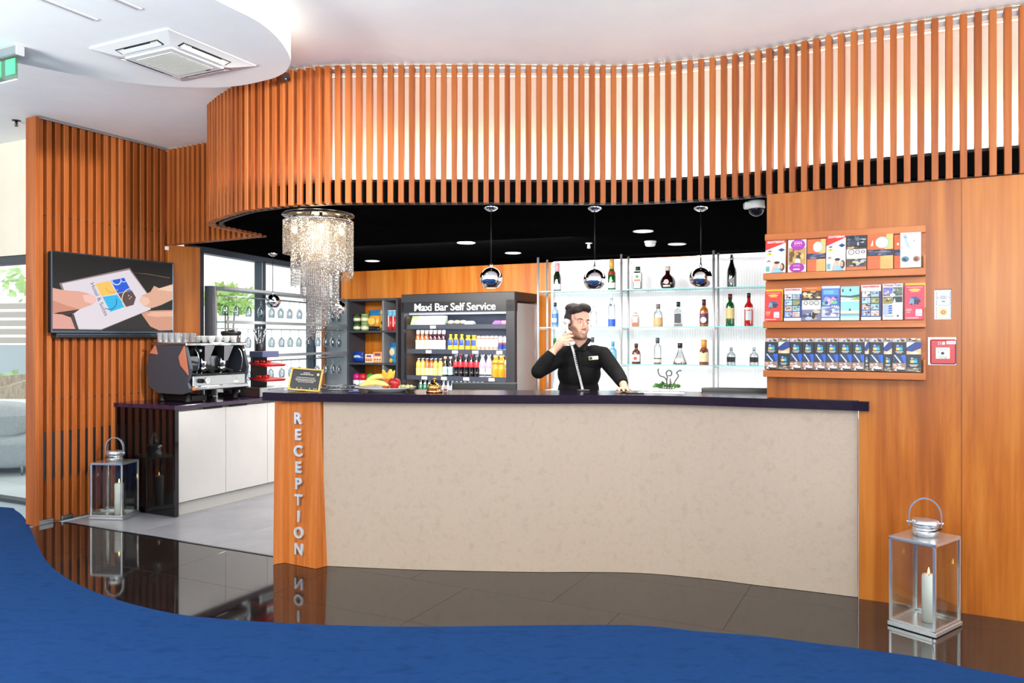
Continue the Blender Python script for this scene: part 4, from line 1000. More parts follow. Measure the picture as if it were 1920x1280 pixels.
for i, x in enumerate((.60, .672, .742)):
    t = thing('crisp_tube', f'red and blue tube of stacked crisps, {ORD[i]} from the divider in the snack cabinet', 'crisps', SZ(x, .09, sz[0]), YAW, 'crisp tubes')
    obj('tube', MB().lathe([(.036, 0), (.036, .18)], pm(206, 50, 60), 16), t); obj('upper_band', MB().lathe([(.0363, .18), (.0363, .245)], pm(110, 190, 226), 16), t); obj('lid', MB().lathe([(.038, .245), (.038, .258), (.03, .259)], pm(200, 220, 226), 16), t)
    obj('lettering', MB().box((-.006, -.0372, .12), (.014, .001, .14), pm(246, 236, 230)), t)
bb_ = bag('sweet_bag', 'blue bag of sweets lying low in the middle of the snack cabinet', SZ(.09, .1, sz[1]), .17, .14, [(0, .2, (20, 40, 130)), (.2, .62, (34, 84, 180)), (.62, 1, (26, 58, 150))], YAW, 0, 'sweets')
obj('print', MB().ball((0, -.032, .075), (.06, .004, .02), pm(200, 220, 240), 12, 6), bb_)
def carton(label, x, w, h, c1, c2, z=sz[1], y=.09):
    t = thing('biscuit_box', label, 'box', SZ(x, y, z), YAW)
    obj('carton', MB().box((0, 0, h / 2), (w, .06, h), pm(*c1), .002), t); obj('print', MB().box((0, -.0312, h * .35), (w * .86, .0012, h * .4), pm(*c2)).box((0, -.0312, h * .76), (w * .6, .0012, h * .2), pm(110, 60, 130)), t)
    for k in range(3): obj('biscuit', MB().cyl((-w * .28 + k * w * .28, -.0315, h * .3), (-w * .28 + k * w * .28, -.034, h * .3), w * .11, pm(190, 110, 60), 12), t)
carton('small cream and brown biscuit box on the middle shelf of the snack cabinet', .285, .125, .11, (240, 220, 206), (230, 180, 150))
carton('orange biscuit box beside the divider on the middle shelf', .42, .14, .14, (232, 150, 80), (244, 224, 200))
b3 = bag('crisp_bag', 'blue crisp bag right of the divider on the middle shelf', SZ(.64, .1, sz[1]), .15, .26, [(0, .2, (50, 140, 196)), (.2, .8, (60, 156, 206)), (.8, 1, (40, 110, 170))], YAW - .1, 6)
obj('motif', MB().ball((0, -.032, .14), (.045, .006, .05), pm(236, 206, 170), 14, 8).ball((-.03, -.02, .03), (.03, .01, .03), pm(240, 170, 50), 10, 6), b3)
b4 = bag('crisp_bag', 'dark blue crisp bag at the far right of the middle shelf', SZ(.715, .15, sz[1]), .08, .26, [(0, .4, (220, 120, 60)), (.4, 1, (40, 90, 160))], YAW - .3, 4)
for i, (x, c, nm) in enumerate(((.07, (190, 20, 120), 'magenta'), (.17, (196, 26, 44), 'red'), (.29, (60, 160, 50), 'green'))):
    t = thing('snack_tub', f'white tub with a {nm} lid on the lowest shelf of the snack cabinet', 'tub', SZ(x, .09, sz[2]), YAW)
    obj('tub', MB().lathe([(.045, 0), (.052, .16), (.05, .165)], WHITE, 16), t); obj('lid', MB().lathe([(.054, .165), (.056, .2), (.045, .235), (.02, .25)], pm(*c), 16), t); obj('label', MB().box((0, -.052, .09), (.04, .002, .05), pm(80, 80, 110)), t)
# ------------------------------------------------------------------ glass rack before the window
GO = Vector((-2.985, 7.72)); gyaw = wang
gk = thing('glass_rack', 'grey metal rack of rails and shelves for hanging wine glasses before the window', 'rack', (GO.x, GO.y, 0), gyaw)
obj('end_panel', MB().box((-.02, -.045, 1.47), (.03, .09, 1.07), DKGREY), gk, 'dark grey end panel')
obj('end_post', MB().box((.0, -.1, 1.47), (.02, .02, 1.07), ALU), gk)
GL_ = 2.58
obj('top_beam', MB().box((GL_ / 2, -.1, 1.985), (GL_, .2, .03), GREY, .003), gk)
for z in (1.655, 1.312):
    obj('shelf', MB().box((GL_ / 2, -.11, z), (GL_, .2, .014), SHELF_GLASS).box((GL_ / 2, -.215, z), (GL_, .012, .03), GREY, .002), gk, 'glass shelf with grey front rail')
RAILS = (1.915, 1.592, 1.25)
for z in RAILS:
    for y in (-.07, -.16): obj('rail', MB().cyl((.02, y, z), (GL_, y, z), .004, STEEL, 6), gk)
# corner panel between window and snack cabinet
obj('corner_panel', MB().box((-.19, .04, 1.36), (.38, .03, 1.28), mat((122, 128, 136), .45), 0, Matrix.Rotation(-gyaw, 4, 'Z') @ T(-2.15 - GO.x, 10.21 - GO.y, 0) @ Matrix.Rotation(YAW, 4, 'Z')), gk, 'grey corner panel')
obj('corner_post', MB().box((-.37, .02, 1.3), (.055, .05, 1.4), W_SLAT, 0, Matrix.Rotation(-gyaw, 4, 'Z') @ T(-2.15 - GO.x, 10.21 - GO.y, 0) @ Matrix.Rotation(YAW, 4, 'Z')), gk, 'copper brown post')
wg = MB().lathe([(.001, 0), (.033, 0), (.03, -.004), (.006, -.01), (.004, -.05), (.004, -.085), (.014, -.094), (.032, -.12), (.036, -.15), (.029, -.2), (.0275, -.2), (.034, -.15), (.030, -.122), (.012, -.1), (.001, -.095)], WINE_GLASS, 14, cap=False).mesh('wine_glass')
GWX = lambda x, y, z: (GO.x + math.cos(gyaw) * x - math.sin(gyaw) * y, GO.y + math.sin(gyaw) * x + math.cos(gyaw) * y, z)
for i, z in enumerate(RAILS):
    for k in range(12):
        x = .13 + k * .205 + .02 * math.sin(k * 5 + i)
        obj('wine_glass', wg, None, f'wine glass hanging on the {("top", "middle", "bottom")[i]} rail before the window, {ORD[k]} from the wooden panel', 'glass', 'wine glasses on the window rack', loc=GWX(x, -.115, z + .004))
for i, z in enumerate(RAILS):
    for k in range(3):
        q = Vector((-2.24, 10.13)) + U * (-.16 + k * .09)
        obj('wine_glass', wg, None, f'wine glass before the grey corner panel, {("top", "middle", "bottom")[i]} hook, {ORD[k]} from the window', 'glass', 'wine glasses before the corner panel', loc=(q.x, q.y, z - .01))
hk = MB()
for z in RAILS:
    hk.tube(spline([(-.36, -.02, z + .01), (-.36, -.13, z + .005), (-.3, -.14, z), (-.06, -.14, z + .0), (-.02, -.13, z + .02)], 5), .005, STEEL, 6, Matrix.Rotation(-gyaw, 4, 'Z') @ T(-2.15 - GO.x, 10.21 - GO.y, 0) @ Matrix.Rotation(YAW, 4, 'Z'))
obj('hook', hk, gk, kind='stuff')

# ------------------------------------------------------------------ chandelier
CZ = SOFFIT_Z
ch = thing('crystal_chandelier', 'tiered crystal bead chandelier cascading over the left end of the desk', 'chandelier', (-1.354, 5.52, CZ))
obj('ceiling_plate', MB().lathe([(.25, 0), (.25, -.035), (.245, -.04), (0, -.04)], mat((80, 74, 68), .15, 1), 40), ch, 'bronze ceiling plate')
obj('frame_ring', MB().tube([(.238 * math.cos(2 * PI * k / 40), .238 * math.sin(2 * PI * k / 40), -.075) for k in range(40)], .006, CHROME, 6, None, True).cyl((.2, 0, -.04), (.235, 0, -.075), .005, CHROME).cyl((-.2, 0, -.04), (-.235, 0, -.075), .005, CHROME).cyl((0, -.2, -.04), (0, -.235, -.075), .005, CHROME), ch)
CRY = clear('crystal', (250, 244, 234), 1.0, .05, .40, (244, 230, 210))
CRY2 = clear('crystal_bead', (240, 236, 232), 1.0, .05, .42, (236, 226, 220))
def strands(r, n, z0, zf, cx=0, cy=0, pitch=.0115, br=.0052, seed=1):
    mb = MB(); rn = random.Random(seed)
    for k in range(n):
        a = 2 * PI * k / n; x, y = cx + r * math.cos(a), cy + r * math.sin(a); z = z0; zb = zf(a) + rn.uniform(-.008, .008); j = 0
        while z > zb:
            b = br * (1.1 if j % 2 else .85); c = rn.uniform(0, 1); ca, sa = math.cos(c) * b, math.sin(c) * b
            mb.add([(x + ca, y + sa, z), (x - sa, y + ca, z), (x - ca, y - sa, z), (x + sa, y - ca, z), (x, y, z + b * 1.1), (x, y, z - b * 1.1)],
                   [(0, 1, 4), (1, 2, 4), (2, 3, 4), (3, 0, 4), (1, 0, 5), (2, 1, 5), (3, 2, 5), (0, 3, 5)], CRY if z > 2.02 - CZ else CRY2)
            z -= pitch; j += 1
    return mb
zz = lambda z: z - CZ
left = lambda a: math.cos(a) < -.55
obj('bead_tier', strands(.238, 110, -.08, lambda a: zz(2.085 if math.cos(a) < .3 else 1.94 - .04 * math.sin(a))), ch, 'outer curtain of crystal beads', kind='stuff')
obj('bead_tier', strands(.185, 84, -.08, lambda a: zz(1.86 if math.cos(a) < .2 else 1.97), seed=2), ch, 'second curtain of crystal beads', kind='stuff')
obj('bead_tier', strands(.130, 60, -.08, lambda a: zz(1.72 - .06 * math.cos(a) - .05 * math.sin(a)), .01, seed=3), ch, 'third curtain of crystal beads', kind='stuff')
obj('bead_tier', strands(.075, 34, -.08, lambda a: zz(1.55 + .06 * math.cos(a)), .0, seed=4), ch, 'inner curtain of crystal beads', kind='stuff')
obj('bead_tier', strands(.03, 12, -.08, lambda a: zz(1.49), -.015, seed=5), ch, 'central crystal strands', kind='stuff')
BULB = mat((255, 206, 140), .4, 0, 0, 30, name='bulb')
for a in (20, 110, 200, 290):
    obj('bulb', MB().ball((.16 * math.cos(R(a)), .16 * math.sin(R(a)), -.14), (.018, .018, .026), BULB, 10, 8).cyl((.16 * math.cos(R(a)), .16 * math.sin(R(a)), -.04), (.16 * math.cos(R(a)), .16 * math.sin(R(a)), -.118), .012, CHROME, 8), ch, 'glowing warm bulb')
lamp('chandelier_light', 'POINT', (-1.354, 5.52, 2.2), 22, (1, .8, .55), size=.08)

# ------------------------------------------------------------------ pendants
def pendant(label, x, y, zc, r=.075):
    t = thing('pendant_lamp', label, 'pendant', (x, y, CZ))
    d = zc - CZ
    obj('canopy', MB().lathe([(.02, -.045), (.045, -.03), (.05, -.002), (.0, -.001)][::-1], CHROME, 24), t, 'chrome canopy')
    obj('cord', MB().cyl((0, 0, -.04), (0, 0, d + r + .02), .0035, BLACK, 8), t, 'black cord')
    prof_ = [(r * math.sin(PI * k / 24), r * math.cos(PI * k / 24)) for k in range(0, 21)]
    obj('globe', MB().lathe([(q, z + d) for q, z in prof_] + [(q * .96, z * .96 + d) for q, z in prof_[::-1]], CHROME, 32, cap=False).lathe([(.012, d + r - .004), (.009, d + r + .022)], CHROME, 12), t, 'chrome globe')
    rb = prof_[-1][0]
    obj('lens', MB().cyl((0, 0, d - r * .80), (0, 0, d - r * .83), rb * .95, mat((255, 232, 196), .4, 0, 0, 5), 20), t, 'glowing lower lens')
    lamp('pendant_light', 'SPOT', (x, y, zc - r - .01), 7, (1, .86, .66), (0, 0, 0), .03, spot=2.4)
pendant('chrome globe pendant in front of the drinks fridge', -.139, 5.26, 1.895)
pendant('chrome globe pendant above the head of the man', .552, 5.27, 1.887)
pendant('chrome globe pendant between the tall posts at the right of the bottle wall', 1.258, 5.26, 1.898)
pendant('small far chrome globe pendant above the coffee counter', -2.47, 8.15, 1.875)
pendant('far chrome globe pendant half hidden behind the chandelier', -1.80, 8.2, 1.81)

# ------------------------------------------------------------------ ceiling fittings
def downlight(label, x, y, z, e, warm=(1, .95, .88), r=.085):
    t = thing('downlight', label, 'downlight', (x, y, z))
    obj('trim_ring', MB().lathe([(r, 0), (r, -.006), (r * .86, -.008), (r * .84, 0)], WHITE, 28, cap=False), t); obj('diffuser', MB().cyl((0, 0, -.001), (0, 0, -.004), r * .85, mat((255, 250, 242), .5, 0, 0, 2.2), 24), t, 'lit white diffuser')
    if e: lamp('downlight_beam', 'SPOT', (x, y, z - .02), e, warm, (0, 0, 0), .08, spot=2.2, blend=.8)
for lab_, x, y in (('round white downlight in the black ceiling above the fridge, nearer one', -.427, 7.36), ('round white downlight in the black ceiling above the fridge, farther one', .011, 8.25), ('round white downlight in the black ceiling right of the chandelier', -1.61, 9.1), ('round white downlight in the black ceiling before the smoke detector', 1.09, 6.56), ('round white downlight in the black ceiling near the bottle wall', 1.56, 7.46)):
    downlight(lab_, x, y, SOFFIT_Z, 26)
downlight('recessed downlight in the white ceiling at the far left', -4.41, 6.45, 3.275, 8, (1, .9, .75), .06)
sd = thing('smoke_detector', 'white round smoke detector on the black ceiling', 'detector', (1.27, 7.25, SOFFIT_Z))
obj('base', MB().lathe([(.055, 0), (.055, -.012), (.05, -.016), (0, -.016)], WHITE, 24), sd); obj('sensor', MB().lathe([(.05, -.016), (.046, -.04), (.036, -.048), (0, -.05)], WHITE, 24), sd)
def sprinkler(label, x, y, z, mt):
    t = thing('sprinkler', label, 'sprinkler', (x, y, z))
    obj('rosette', MB().lathe([(.034, 0), (.03, -.006), (.012, -.008), (0, -.008)], mt, 18), t); obj('head', MB().lathe([(.01, -.008), (.01, -.026), (.005, -.03), (.005, -.042)], mt, 12).tube([(.012, 0, -.024), (.014, 0, -.036), (.004, 0, -.046)], .002, mt, 6).tube([(-.012, 0, -.024), (-.014, 0, -.036), (-.004, 0, -.046)], .002, mt, 6), t); obj('deflector', MB().cyl((0, 0, -.046), (0, 0, -.049), .015, mt, 14), t)
sprinkler('small white sprinkler head on the black ceiling between the pendants', .72, 7.4, SOFFIT_Z, WHITE)
sprinkler('dark metal sprinkler head on the white ceiling left of the slatted partition', -4.05, 6.45, 3.275, mat((70, 66, 64), .3, 1))
dc = thing('dome_camera', 'white dome security camera on the black ceiling by the wooden wall', 'camera', (1.585, 5.12, SOFFIT_Z))
obj('mount', MB().lathe([(.052, 0), (.052, -.03), (.056, -.04), (.05, -.052)], WHITE, 24), dc); obj('dome', MB().lathe([(.05 * math.cos(R(a)), -.05 - .05 * math.sin(R(a))) for a in range(0, 91, 10)], mat((40, 42, 48), .05, .6), 24), dc, 'smoked dome')
obj('side_arm', MB().box((-.055, .0, -.03), (.05, .05, .045), WHITE, .008), dc)
cs = thing('bracket_spot', 'small dark clamp fitting at the top of the slats by the round ceiling', 'fitting', (-1.475, 5.17, 3.185))
obj('clamp', MB().box((0, 0, .02), (.035, .04, .05), DCHR, .005), cs); obj('head', MB().cyl((-.01, -.045, -.005), (.01, .01, .01), .016, DCHR, 12), cs)

# cassette air conditioner
AC = thing('air_conditioner', 'white square cassette air conditioner set in the round lowered ceiling', 'air conditioner', (-1.915, 4.49, 3.1), YAW)
ACW = mat((226, 226, 224), .45); GRL = mat((204, 202, 192), .5, name='grille'); DK = mat((30, 30, 32), .6)
S_ = .31
obj('panel', MB().loft([[(-S_, -S_, -.001), (S_, -S_, -.001), (S_, S_, -.001), (-S_, S_, -.001)], [(-S_, -S_, -.008), (S_, -S_, -.008), (S_, S_, -.008), (-S_, S_, -.008)], [(-.2, -.2, -.034), (.2, -.2, -.034), (.2, .2, -.034), (-.2, .2, -.034)]], ACW), AC)
gp = obj('grille_panel', MB().box((0, 0, -.038), (.37, .37, .012), ACW, .004), AC)
for k in range(22): obj('slat', MB().box((0, -.14 + k * .0133, -.0455), (.28, .006, .004), GRL), gp)
obj('badge', MB().box((.09, .15, -.0455), (.03, .012, .003), SATIN), gp)
for k in range(4):
    M = Matrix.Rotation(PI / 2 * k, 4, 'Z')
    sl_ = .2355; zc = -.0225
    tilt = M @ T(0, -sl_, -.0235) @ RX(-13.5)
    obj('air_slot', MB().box((0, 0, 0), (.34, .05, .006), DK, .002, tilt), AC, 'dark air outlet')
    obj('flap', MB().box((0, 0, 0), (.30, .030, .003), ACW, .001, M @ T(0, -sl_ + .004, -.030) @ RX(-30 if k % 2 else -18)), AC, 'white flap')
    for i in (-1, 1):
        for q in range(5): obj('vane', MB().box((i * (.11 + q * .011), 0, -.004), (.002, .036, .006), ACW, 0, tilt), AC)
# exit sign
ex = thing('exit_sign', 'hanging emergency exit sign with a green running man on clear acrylic', 'exit sign', (-2.70, 4.33, 3.1), YAW)
obj('housing', MB().box((-.2, 0, -.026), (.4, .045, .05), mat((150, 156, 162), .35, .6), .006), ex); obj('end_cap', MB().box((.003, 0, -.026), (.008, .048, .054), mat((210, 214, 216), .4), .003), ex)
obj('acrylic', MB().box((-.21, 0, -.115), (.37, .008, .125), clear('acrylic', (226, 246, 234), .3)), ex, 'clear acrylic plate')
GRN_S = mat((70, 214, 120), .5, 0, .3, .7)
obj('symbol', MB().box((-.075, -.006, -.105), (.085, .003, .085), GRN_S).box((-.27, -.006, -.105), (.22, .003, .085), GRN_S), ex, 'green lit symbol fields')
mb = MB(); y = -.0085
mb.cyl((-.235, y + .001, -.083), (-.235, y - .001, -.083), .008, WHITE, 10)
for a, b_ in (((-.238, -.094), (-.25, -.118)), ((-.238, -.096), (-.218, -.108)), ((-.238, -.096), (-.262, -.1)), ((-.25, -.118), (-.23, -.132)), ((-.25, -.118), (-.268, -.136))):
    mb.cyl((a[0], y, a[1]), (b_[0], y, b_[1]), .0045, WHITE, 6)
mb.box((-.185, y, -.105), (.004, .002, .07), WHITE)
obj('pictogram', mb, ex, 'white running figure')
obj('lower_edge', MB().box((-.21, 0, -.179), (.37, .009, .004), mat((236, 226, 216), .3, 0, .5, .5)), ex)
# slots in the lowered ceiling and on the main ceiling
ds = thing('slot_diffuser', 'narrow white slot diffuser in the round lowered ceiling', 'vent', (-1.907, 3.656, 3.1), YAW)
obj('frame', MB().box((0, 0, -.003), (.036, .42, .006), WHITE, .001), ds); obj('slot', MB().box((0, 0, -.0065), (.008, .40, .002), mat((150, 150, 154), .5), 0), ds)
ds2 = dup(ds, (-2.188, 3.785, 3.1), YAW, 'second slot diffuser at the far left of the round lowered ceiling')
ds3 = thing('ceiling_hatch', 'flush white access hatch in the ceiling above the right slats', 'hatch', (2.42, 3.86, 3.275), RYAW)
obj('panel', MB().box((0, 0, -.003), (.5, .3, .005), WHITE, .001), ds3); obj('hinge', MB().box((-.23, -.15, -.008), (.02, .02, .01), STEEL), ds3); obj('hinge', MB().box((-.20, -.15, -.008), (.008, .02, .01), STEEL), ds3)

# ------------------------------------------------------------------ things on the reception counter
Z0 = 1.1375
fm = thing('framed_notice', 'gold framed black notice standing on the desk above the pillar', 'sign', (-1.422, 5.31, Z0), R(-5))
M = T(0, .055, 0) @ RX(-19) @ RY(4)
GOLD = mat((206, 160, 84), .3, .7, name='gold_frame'); NB = mat((40, 38, 42), .5)
fb = MB()
for c, d in (((0, 0, .006), (.226, .016, .013)), ((0, 0, .154), (.226, .016, .013)), ((-.107, 0, .08), (.013, .016, .16)), ((.107, 0, .08), (.013, .016, .16))): fb.box(c, d, GOLD, .003, M)
obj('frame', fb, fm, 'gold frame'); obj('board', MB().box((0, .002, .08), (.204, .006, .138), NB, 0, M), fm, 'black board')
tx = MB(); CR = mat((226, 214, 200), .5)
rn = random.Random(5)
for z, w in ((.128, .045), (.117, .085), (.094, .13), (.083, .145), (.074, .135), (.064, .105)):
    x = -w / 2
    while x < w / 2:
        l = rn.uniform(.006, .016); tx.box((min(x + l / 2, w / 2), -.0015, z), (l, .0008, .0045 if z > .11 else .0034), CR, 0, M); x += l + .003
tx.cyl((.082, -.001, .122), (.082, -.002, .122), .009, mat((230, 214, 150), .4), 14, M)
for x in (-.095, -.05, -.02, .04, .07, .085): tx.cyl((x, -.001, .02), (x, -.002, .02), .004, CR, 6, M)
obj('print', tx, fm, 'pale lines of small print'); obj('easel_leg', MB().box((0, 0, 0), (.05, .004, .13), SATIN, 0, T(0, .118, .062) @ RX(14)), fm)
# fruit plate
PX, PY = -.845, 5.34
fpz = thing('fruit_plate', 'wide pale fruit plate on the reception desk', 'plate', (PX, PY, Z0))
obj('dish', MB().lathe([(.0, .0), (.12, .0), (.135, .012), (.19, .026), (.196, .031), (.19, .031), (.13, .018), (0, .014)], mat((226, 230, 234), .15), 40), fpz)
def banana(label, loc, rz, l, bend, tilt=0):
    t = thing('banana', label, 'banana', loc, rz)
    P = [(l * (k / 12 - .5), bend * (1 - (2 * k / 12 - 1) ** 2), 0) for k in range(13)]
    rr = [.006, .012, .016, .018, .0185, .019, .019, .019, .0185, .017, .014, .008, .004]
    obj('peel', MB().tube(P, rr, mottled('banana_skin', (240, 206, 100), (248, 222, 140), 14, .45), 8, RX(tilt)), t); obj('stem', MB().tube([(l * .49, bend * .02, 0), (l * .56, -bend * .1, 0)], .005, mat((120, 100, 40), .6), 6, RX(tilt)), t)
banana('banana lying at the front of the fruit plate', (PX - .075, PY - .07, Z0 + .042), R(-4), .20, .025, 60)
banana('banana lying across the back of the fruit plate', (PX - .055, PY + .02, Z0 + .062), R(16), .19, .04, 70)
ap = thing('apple', 'shiny dark red apple on the fruit plate', 'apple', (PX + .055, PY - .03, Z0 + .0175))
APL = mottled('apple_skin', (150, 12, 22), (180, 28, 34), 8, .15)
obj('flesh', MB().lathe([(.0, .006), (.018, 0), (.032, .012), (.041, .036), (.039, .058), (.026, .072), (.01, .073), (.0, .066)], APL, 22), ap); obj('stem', MB().tube([(0, 0, .066), (.002, 0, .078), (.006, 0, .088)], .0018, mat((80, 56, 30), .7), 6), ap)
pc = thing('peach', 'small orange red peach half hidden behind the apple', 'peach', (PX - .005, PY - .015, Z0 + .047))
obj('flesh', MB().ball((0, 0, 0), (.031, .031, .029), mottled('peach_skin', (214, 70, 40), (232, 120, 60), 9, .5), 16, 10), pc); obj('stem', MB().cyl((0, 0, .026), (0, 0, .034), .002, mat((90, 70, 40), .7), 6), pc)
lm = thing('carved_lemon', 'zigzag cut yellow fruit crown on top of the bananas', 'fruit', (PX + .005, PY + .035, Z0 + .078), 0)
rings = []
YEL = mottled('lemon', (238, 182, 44), (246, 206, 90), 16, .5)
for r, z, zig in ((.018, 0, 0), (.036, .014, 0), (.042, .032, 0), (.046, .052, .012), (.034, .048, .010), (.02, .036, 0)):
    rings.append([(r * math.cos(2 * PI * k / 20), r * math.sin(2 * PI * k / 20), z + zig * (1 if k % 4 < 2 else -1)) for k in range(20)])
obj('rind', MB().loft(rings, YEL, False, RX(8)), lm)
gr_ = MB()
for k in range(14):
    a = k * 2.4; gr_.ball((.012 * math.sqrt(k) * math.cos(a), .010 * math.sqrt(k) * math.sin(a), .012 + .004 * (k % 2)), .011, mottled('grape', (176, 184, 110), (206, 206, 150), 20, .3), 8, 6)
obj('grapes', gr_, None, 'small bunch of pale green grapes at the right of the fruit plate', 'grapes', kind='stuff', loc=(PX + .125, PY - .02, Z0 + .02))
pt_ = thing('plate_tray', 'dark blue napkin packet beside the fruit plate', 'napkin', (PX - .205, PY - .09, Z0), R(8))
obj('packet', MB().box((0, 0, .007), (.075, .05, .013), mat((56, 66, 110), .5), .003), pt_); obj('flap', MB().box((.01, 0, .0145), (.03, .048, .002), mat((206, 210, 220), .5)), pt_)
bo = thing('glass_bowl', 'small clear glass bowl of sweets between the plate and the bell', 'bowl', (-.675, 5.28, Z0))
obj('bowl', MB().lathe([(.0, .002), (.02, .002), (.036, .02), (.042, .034), (.040, .034), (.034, .021), (.02, .006), (0, .005)], WINE_GLASS, 22, cap=False), bo); obj('sweets', MB().lathe([(.0, .006), (.02, .007), (.032, .02), (.0, .026)], mat((196, 156, 90), .4), 16), bo)
be = thing('service_bell', 'golden service bell with a push button on the reception desk', 'bell', (-.515, 5.24, Z0))
BRASS = mat((222, 178, 96), .14, 1, name='brass')
obj('base', MB().lathe([(0, 0), (.054, 0), (.056, .006), (.05, .018), (.044, .022), (0, .022)], mat((214, 150, 100), .2, 1), 32), be); obj('dome', MB().lathe([(.046, .026), (.047, .034), (.040, .05), (.026, .062), (.01, .068), (0, .069)], BRASS, 32), be)
obj('button', MB().cyl((0, 0, .066), (0, 0, .088), .004, BRASS, 10).lathe([(.012, .088), (.013, .092), (.008, .097), (0, .098)], BRASS, 16), be)
sc3 = thing('sweet_packet', 'small pale printed sugar packet right of the service bell', 'packet', (-.445, 5.29, Z0), R(-14))
obj('packet', MB().box((0, 0, .02), (.03, .012, .038), mat((236, 206, 190), .5), .002), sc3); obj('print', MB().box((0, -.0068, .014), (.022, .001, .012), mat((120, 70, 90), .5)), sc3)
gt = thing('tray_rack', 'low steel wire rack on the desk behind the notice', 'rack', (-1.19, 5.50, Z0), R(-8))
mb = MB()
for z in (.006, .03): mb.tube([(-.13, -.05, z), (.13, -.05, z), (.13, .05, z), (-.13, .05, z)], .003, STEEL, 6, None, True)
obj('rim', mb, gt)
for k in range(8): obj('wire', MB().cyl((-.12 + k * .034, -.05, .006), (-.12 + k * .034, -.05, .03), .0025, STEEL, 6), gt)
kp = thing('white_papers', 'flat white papers lying on the desk right of the man', 'papers', (.98, 5.19, Z0), R(-12))
obj('sheet', MB().box((0, 0, .001), (.3, .1, .002), PAPER), kp); obj('sheet', MB().box((.02, .01, .0032), (.2, .09, .002), PAPER, 0, RZ(5)), kp)
pb_ = thing('desk_pen', 'dark pen lying on the desk beside the white papers', 'pen', (.80, 5.10, Z0 + .004), R(-6))
obj('barrel', MB().cyl((-.06, 0, 0), (.05, 0, 0), .004, BLACK, 8), pb_); obj('tip', MB().tube([(.05, 0, 0), (.066, 0, 0)], [.004, .001], STEEL, 8), pb_)
# ------------------------------------------------------------------ brochure rack on the wooden wall
RW = lambda u, y, z: (OR_[0] + math.cos(RYAW) * u - math.sin(RYAW) * y, OR_[1] + math.sin(RYAW) * u + math.cos(RYAW) * y, z)
rk = thing('brochure_rack', 'three tier orange wooden brochure rack on the veneered wall', 'rack', OR_, RYAW)
UL, UR = -.513, .341
for i, (zl, zt) in enumerate(((1.842, 2.119), (1.557, 1.84), (1.269, 1.555))):
    tr = obj('tier', MB().box(((UL + UR) / 2, -.016, (zl + zt) / 2 + .02), (UR - UL, .012, zt - zl - .045), W_RACK, .001, None), rk, 'sloping wooden tier board')
    obj('ledge', MB().box(((UL + UR) / 2, -.052, zl + .006), (UR - UL, .09, .012), W_RACK, .001), tr)
    obj('lip', MB().box(((UL + UR) / 2, -.1, zl + .0195), (UR - UL, .012, .039), W_RACK, .0015), tr, 'wooden front lip')
    if i == 0: obj('head_board', MB().box(((UL + UR) / 2, -.034, 2.1), (UR - UL, .03, .04), W_RACK, .0015), tr)
    obj('side_cheek', MB().box((UR - .006, -.05, zl + .06), (.012, .085, .1), W_RACK, .001), tr)
def pc_(c): return mat(tuple(round(v * .93) for v in c), .36, 0, .3)
def brochure(label, u0, u1, zb, zt, layers, texts=(), th=.006, group=None, y=-.088, lean=6, pages=(236, 234, 230)):
    w, h = u1 - u0, zt - zb
    t = thing('brochure', label, 'brochure', RW(u0, y, zb + .002), RYAW, group)
    M = RX(-lean)
    obj('pages', MB().box((w / 2, th / 2, h / 2), (w, th, h), pc_(pages), 0, M), t)
    mb = MB(); k = 0
    for L_ in layers:
        k += 1; e = -.0003 - .00022 * k; kind = L_[0]
        if kind == 'r': _, x0, z0, x1, z1, c = L_; P = [(x0, z0), (x1, z0), (x1, z1), (x0, z1)]
        elif kind == 'p': _, P, c = L_
        elif kind == 'e': _, cx, cz, rx, rz_, c = L_; P = [(cx + rx * math.cos(2 * PI * a / 18), cz + rz_ * math.sin(2 * PI * a / 18)) for a in range(18)]
        mb.poly([(x * w, e, z * h) for x, z in P], pc_(c), M)
    c = obj('cover', mb, t, 'printed cover')
    for s, x, z, size, col, *fit in texts:
        o = text('lettering', s, size, pc_(col), c, None, .0003, .0004)
        me = o.data; xs = [v.co.x for v in me.vertices]; ww = max(xs) - min(xs)
        f = fit[0] * w / ww if fit else 1
        me.transform(M @ T(x * w, -.0003 - .00024 * (k + 1), z * h) @ UP @ Matrix.Diagonal((f, 1, 1, 1)))
    return t
def photo(seed, x0, z0, x1, z1, cols, n=10):
    """a little printed photograph: ground colour plus soft blobs"""
    rn = random.Random(seed); out = [('r', x0, z0, x1, z1, cols[0])]
    for k in range(n):
        cx, cz = rn.uniform(x0 + .12 * (x1 - x0), x1 - .12 * (x1 - x0)), rn.uniform(z0 + .12 * (z1 - z0), z1 - .12 * (z1 - z0))
        rx = min(rn.uniform(.05, .2) * (x1 - x0), cx - x0, x1 - cx); rz_ = min(rn.uniform(.05, .2) * (z1 - z0), cz - z0, z1 - cz)
        out.append(('e', cx, cz, rx, rz_, cols[1 + k % (len(cols) - 1)]))
    return out
def ring_(cx, cz, r, w, c, c2, asp): return [('e', cx, cz, r, r * asp, c), ('e', cx, cz, r - w, (r - w) * asp, c2)]
SKN, HAIR_ = (232, 182, 156), (60, 40, 32)
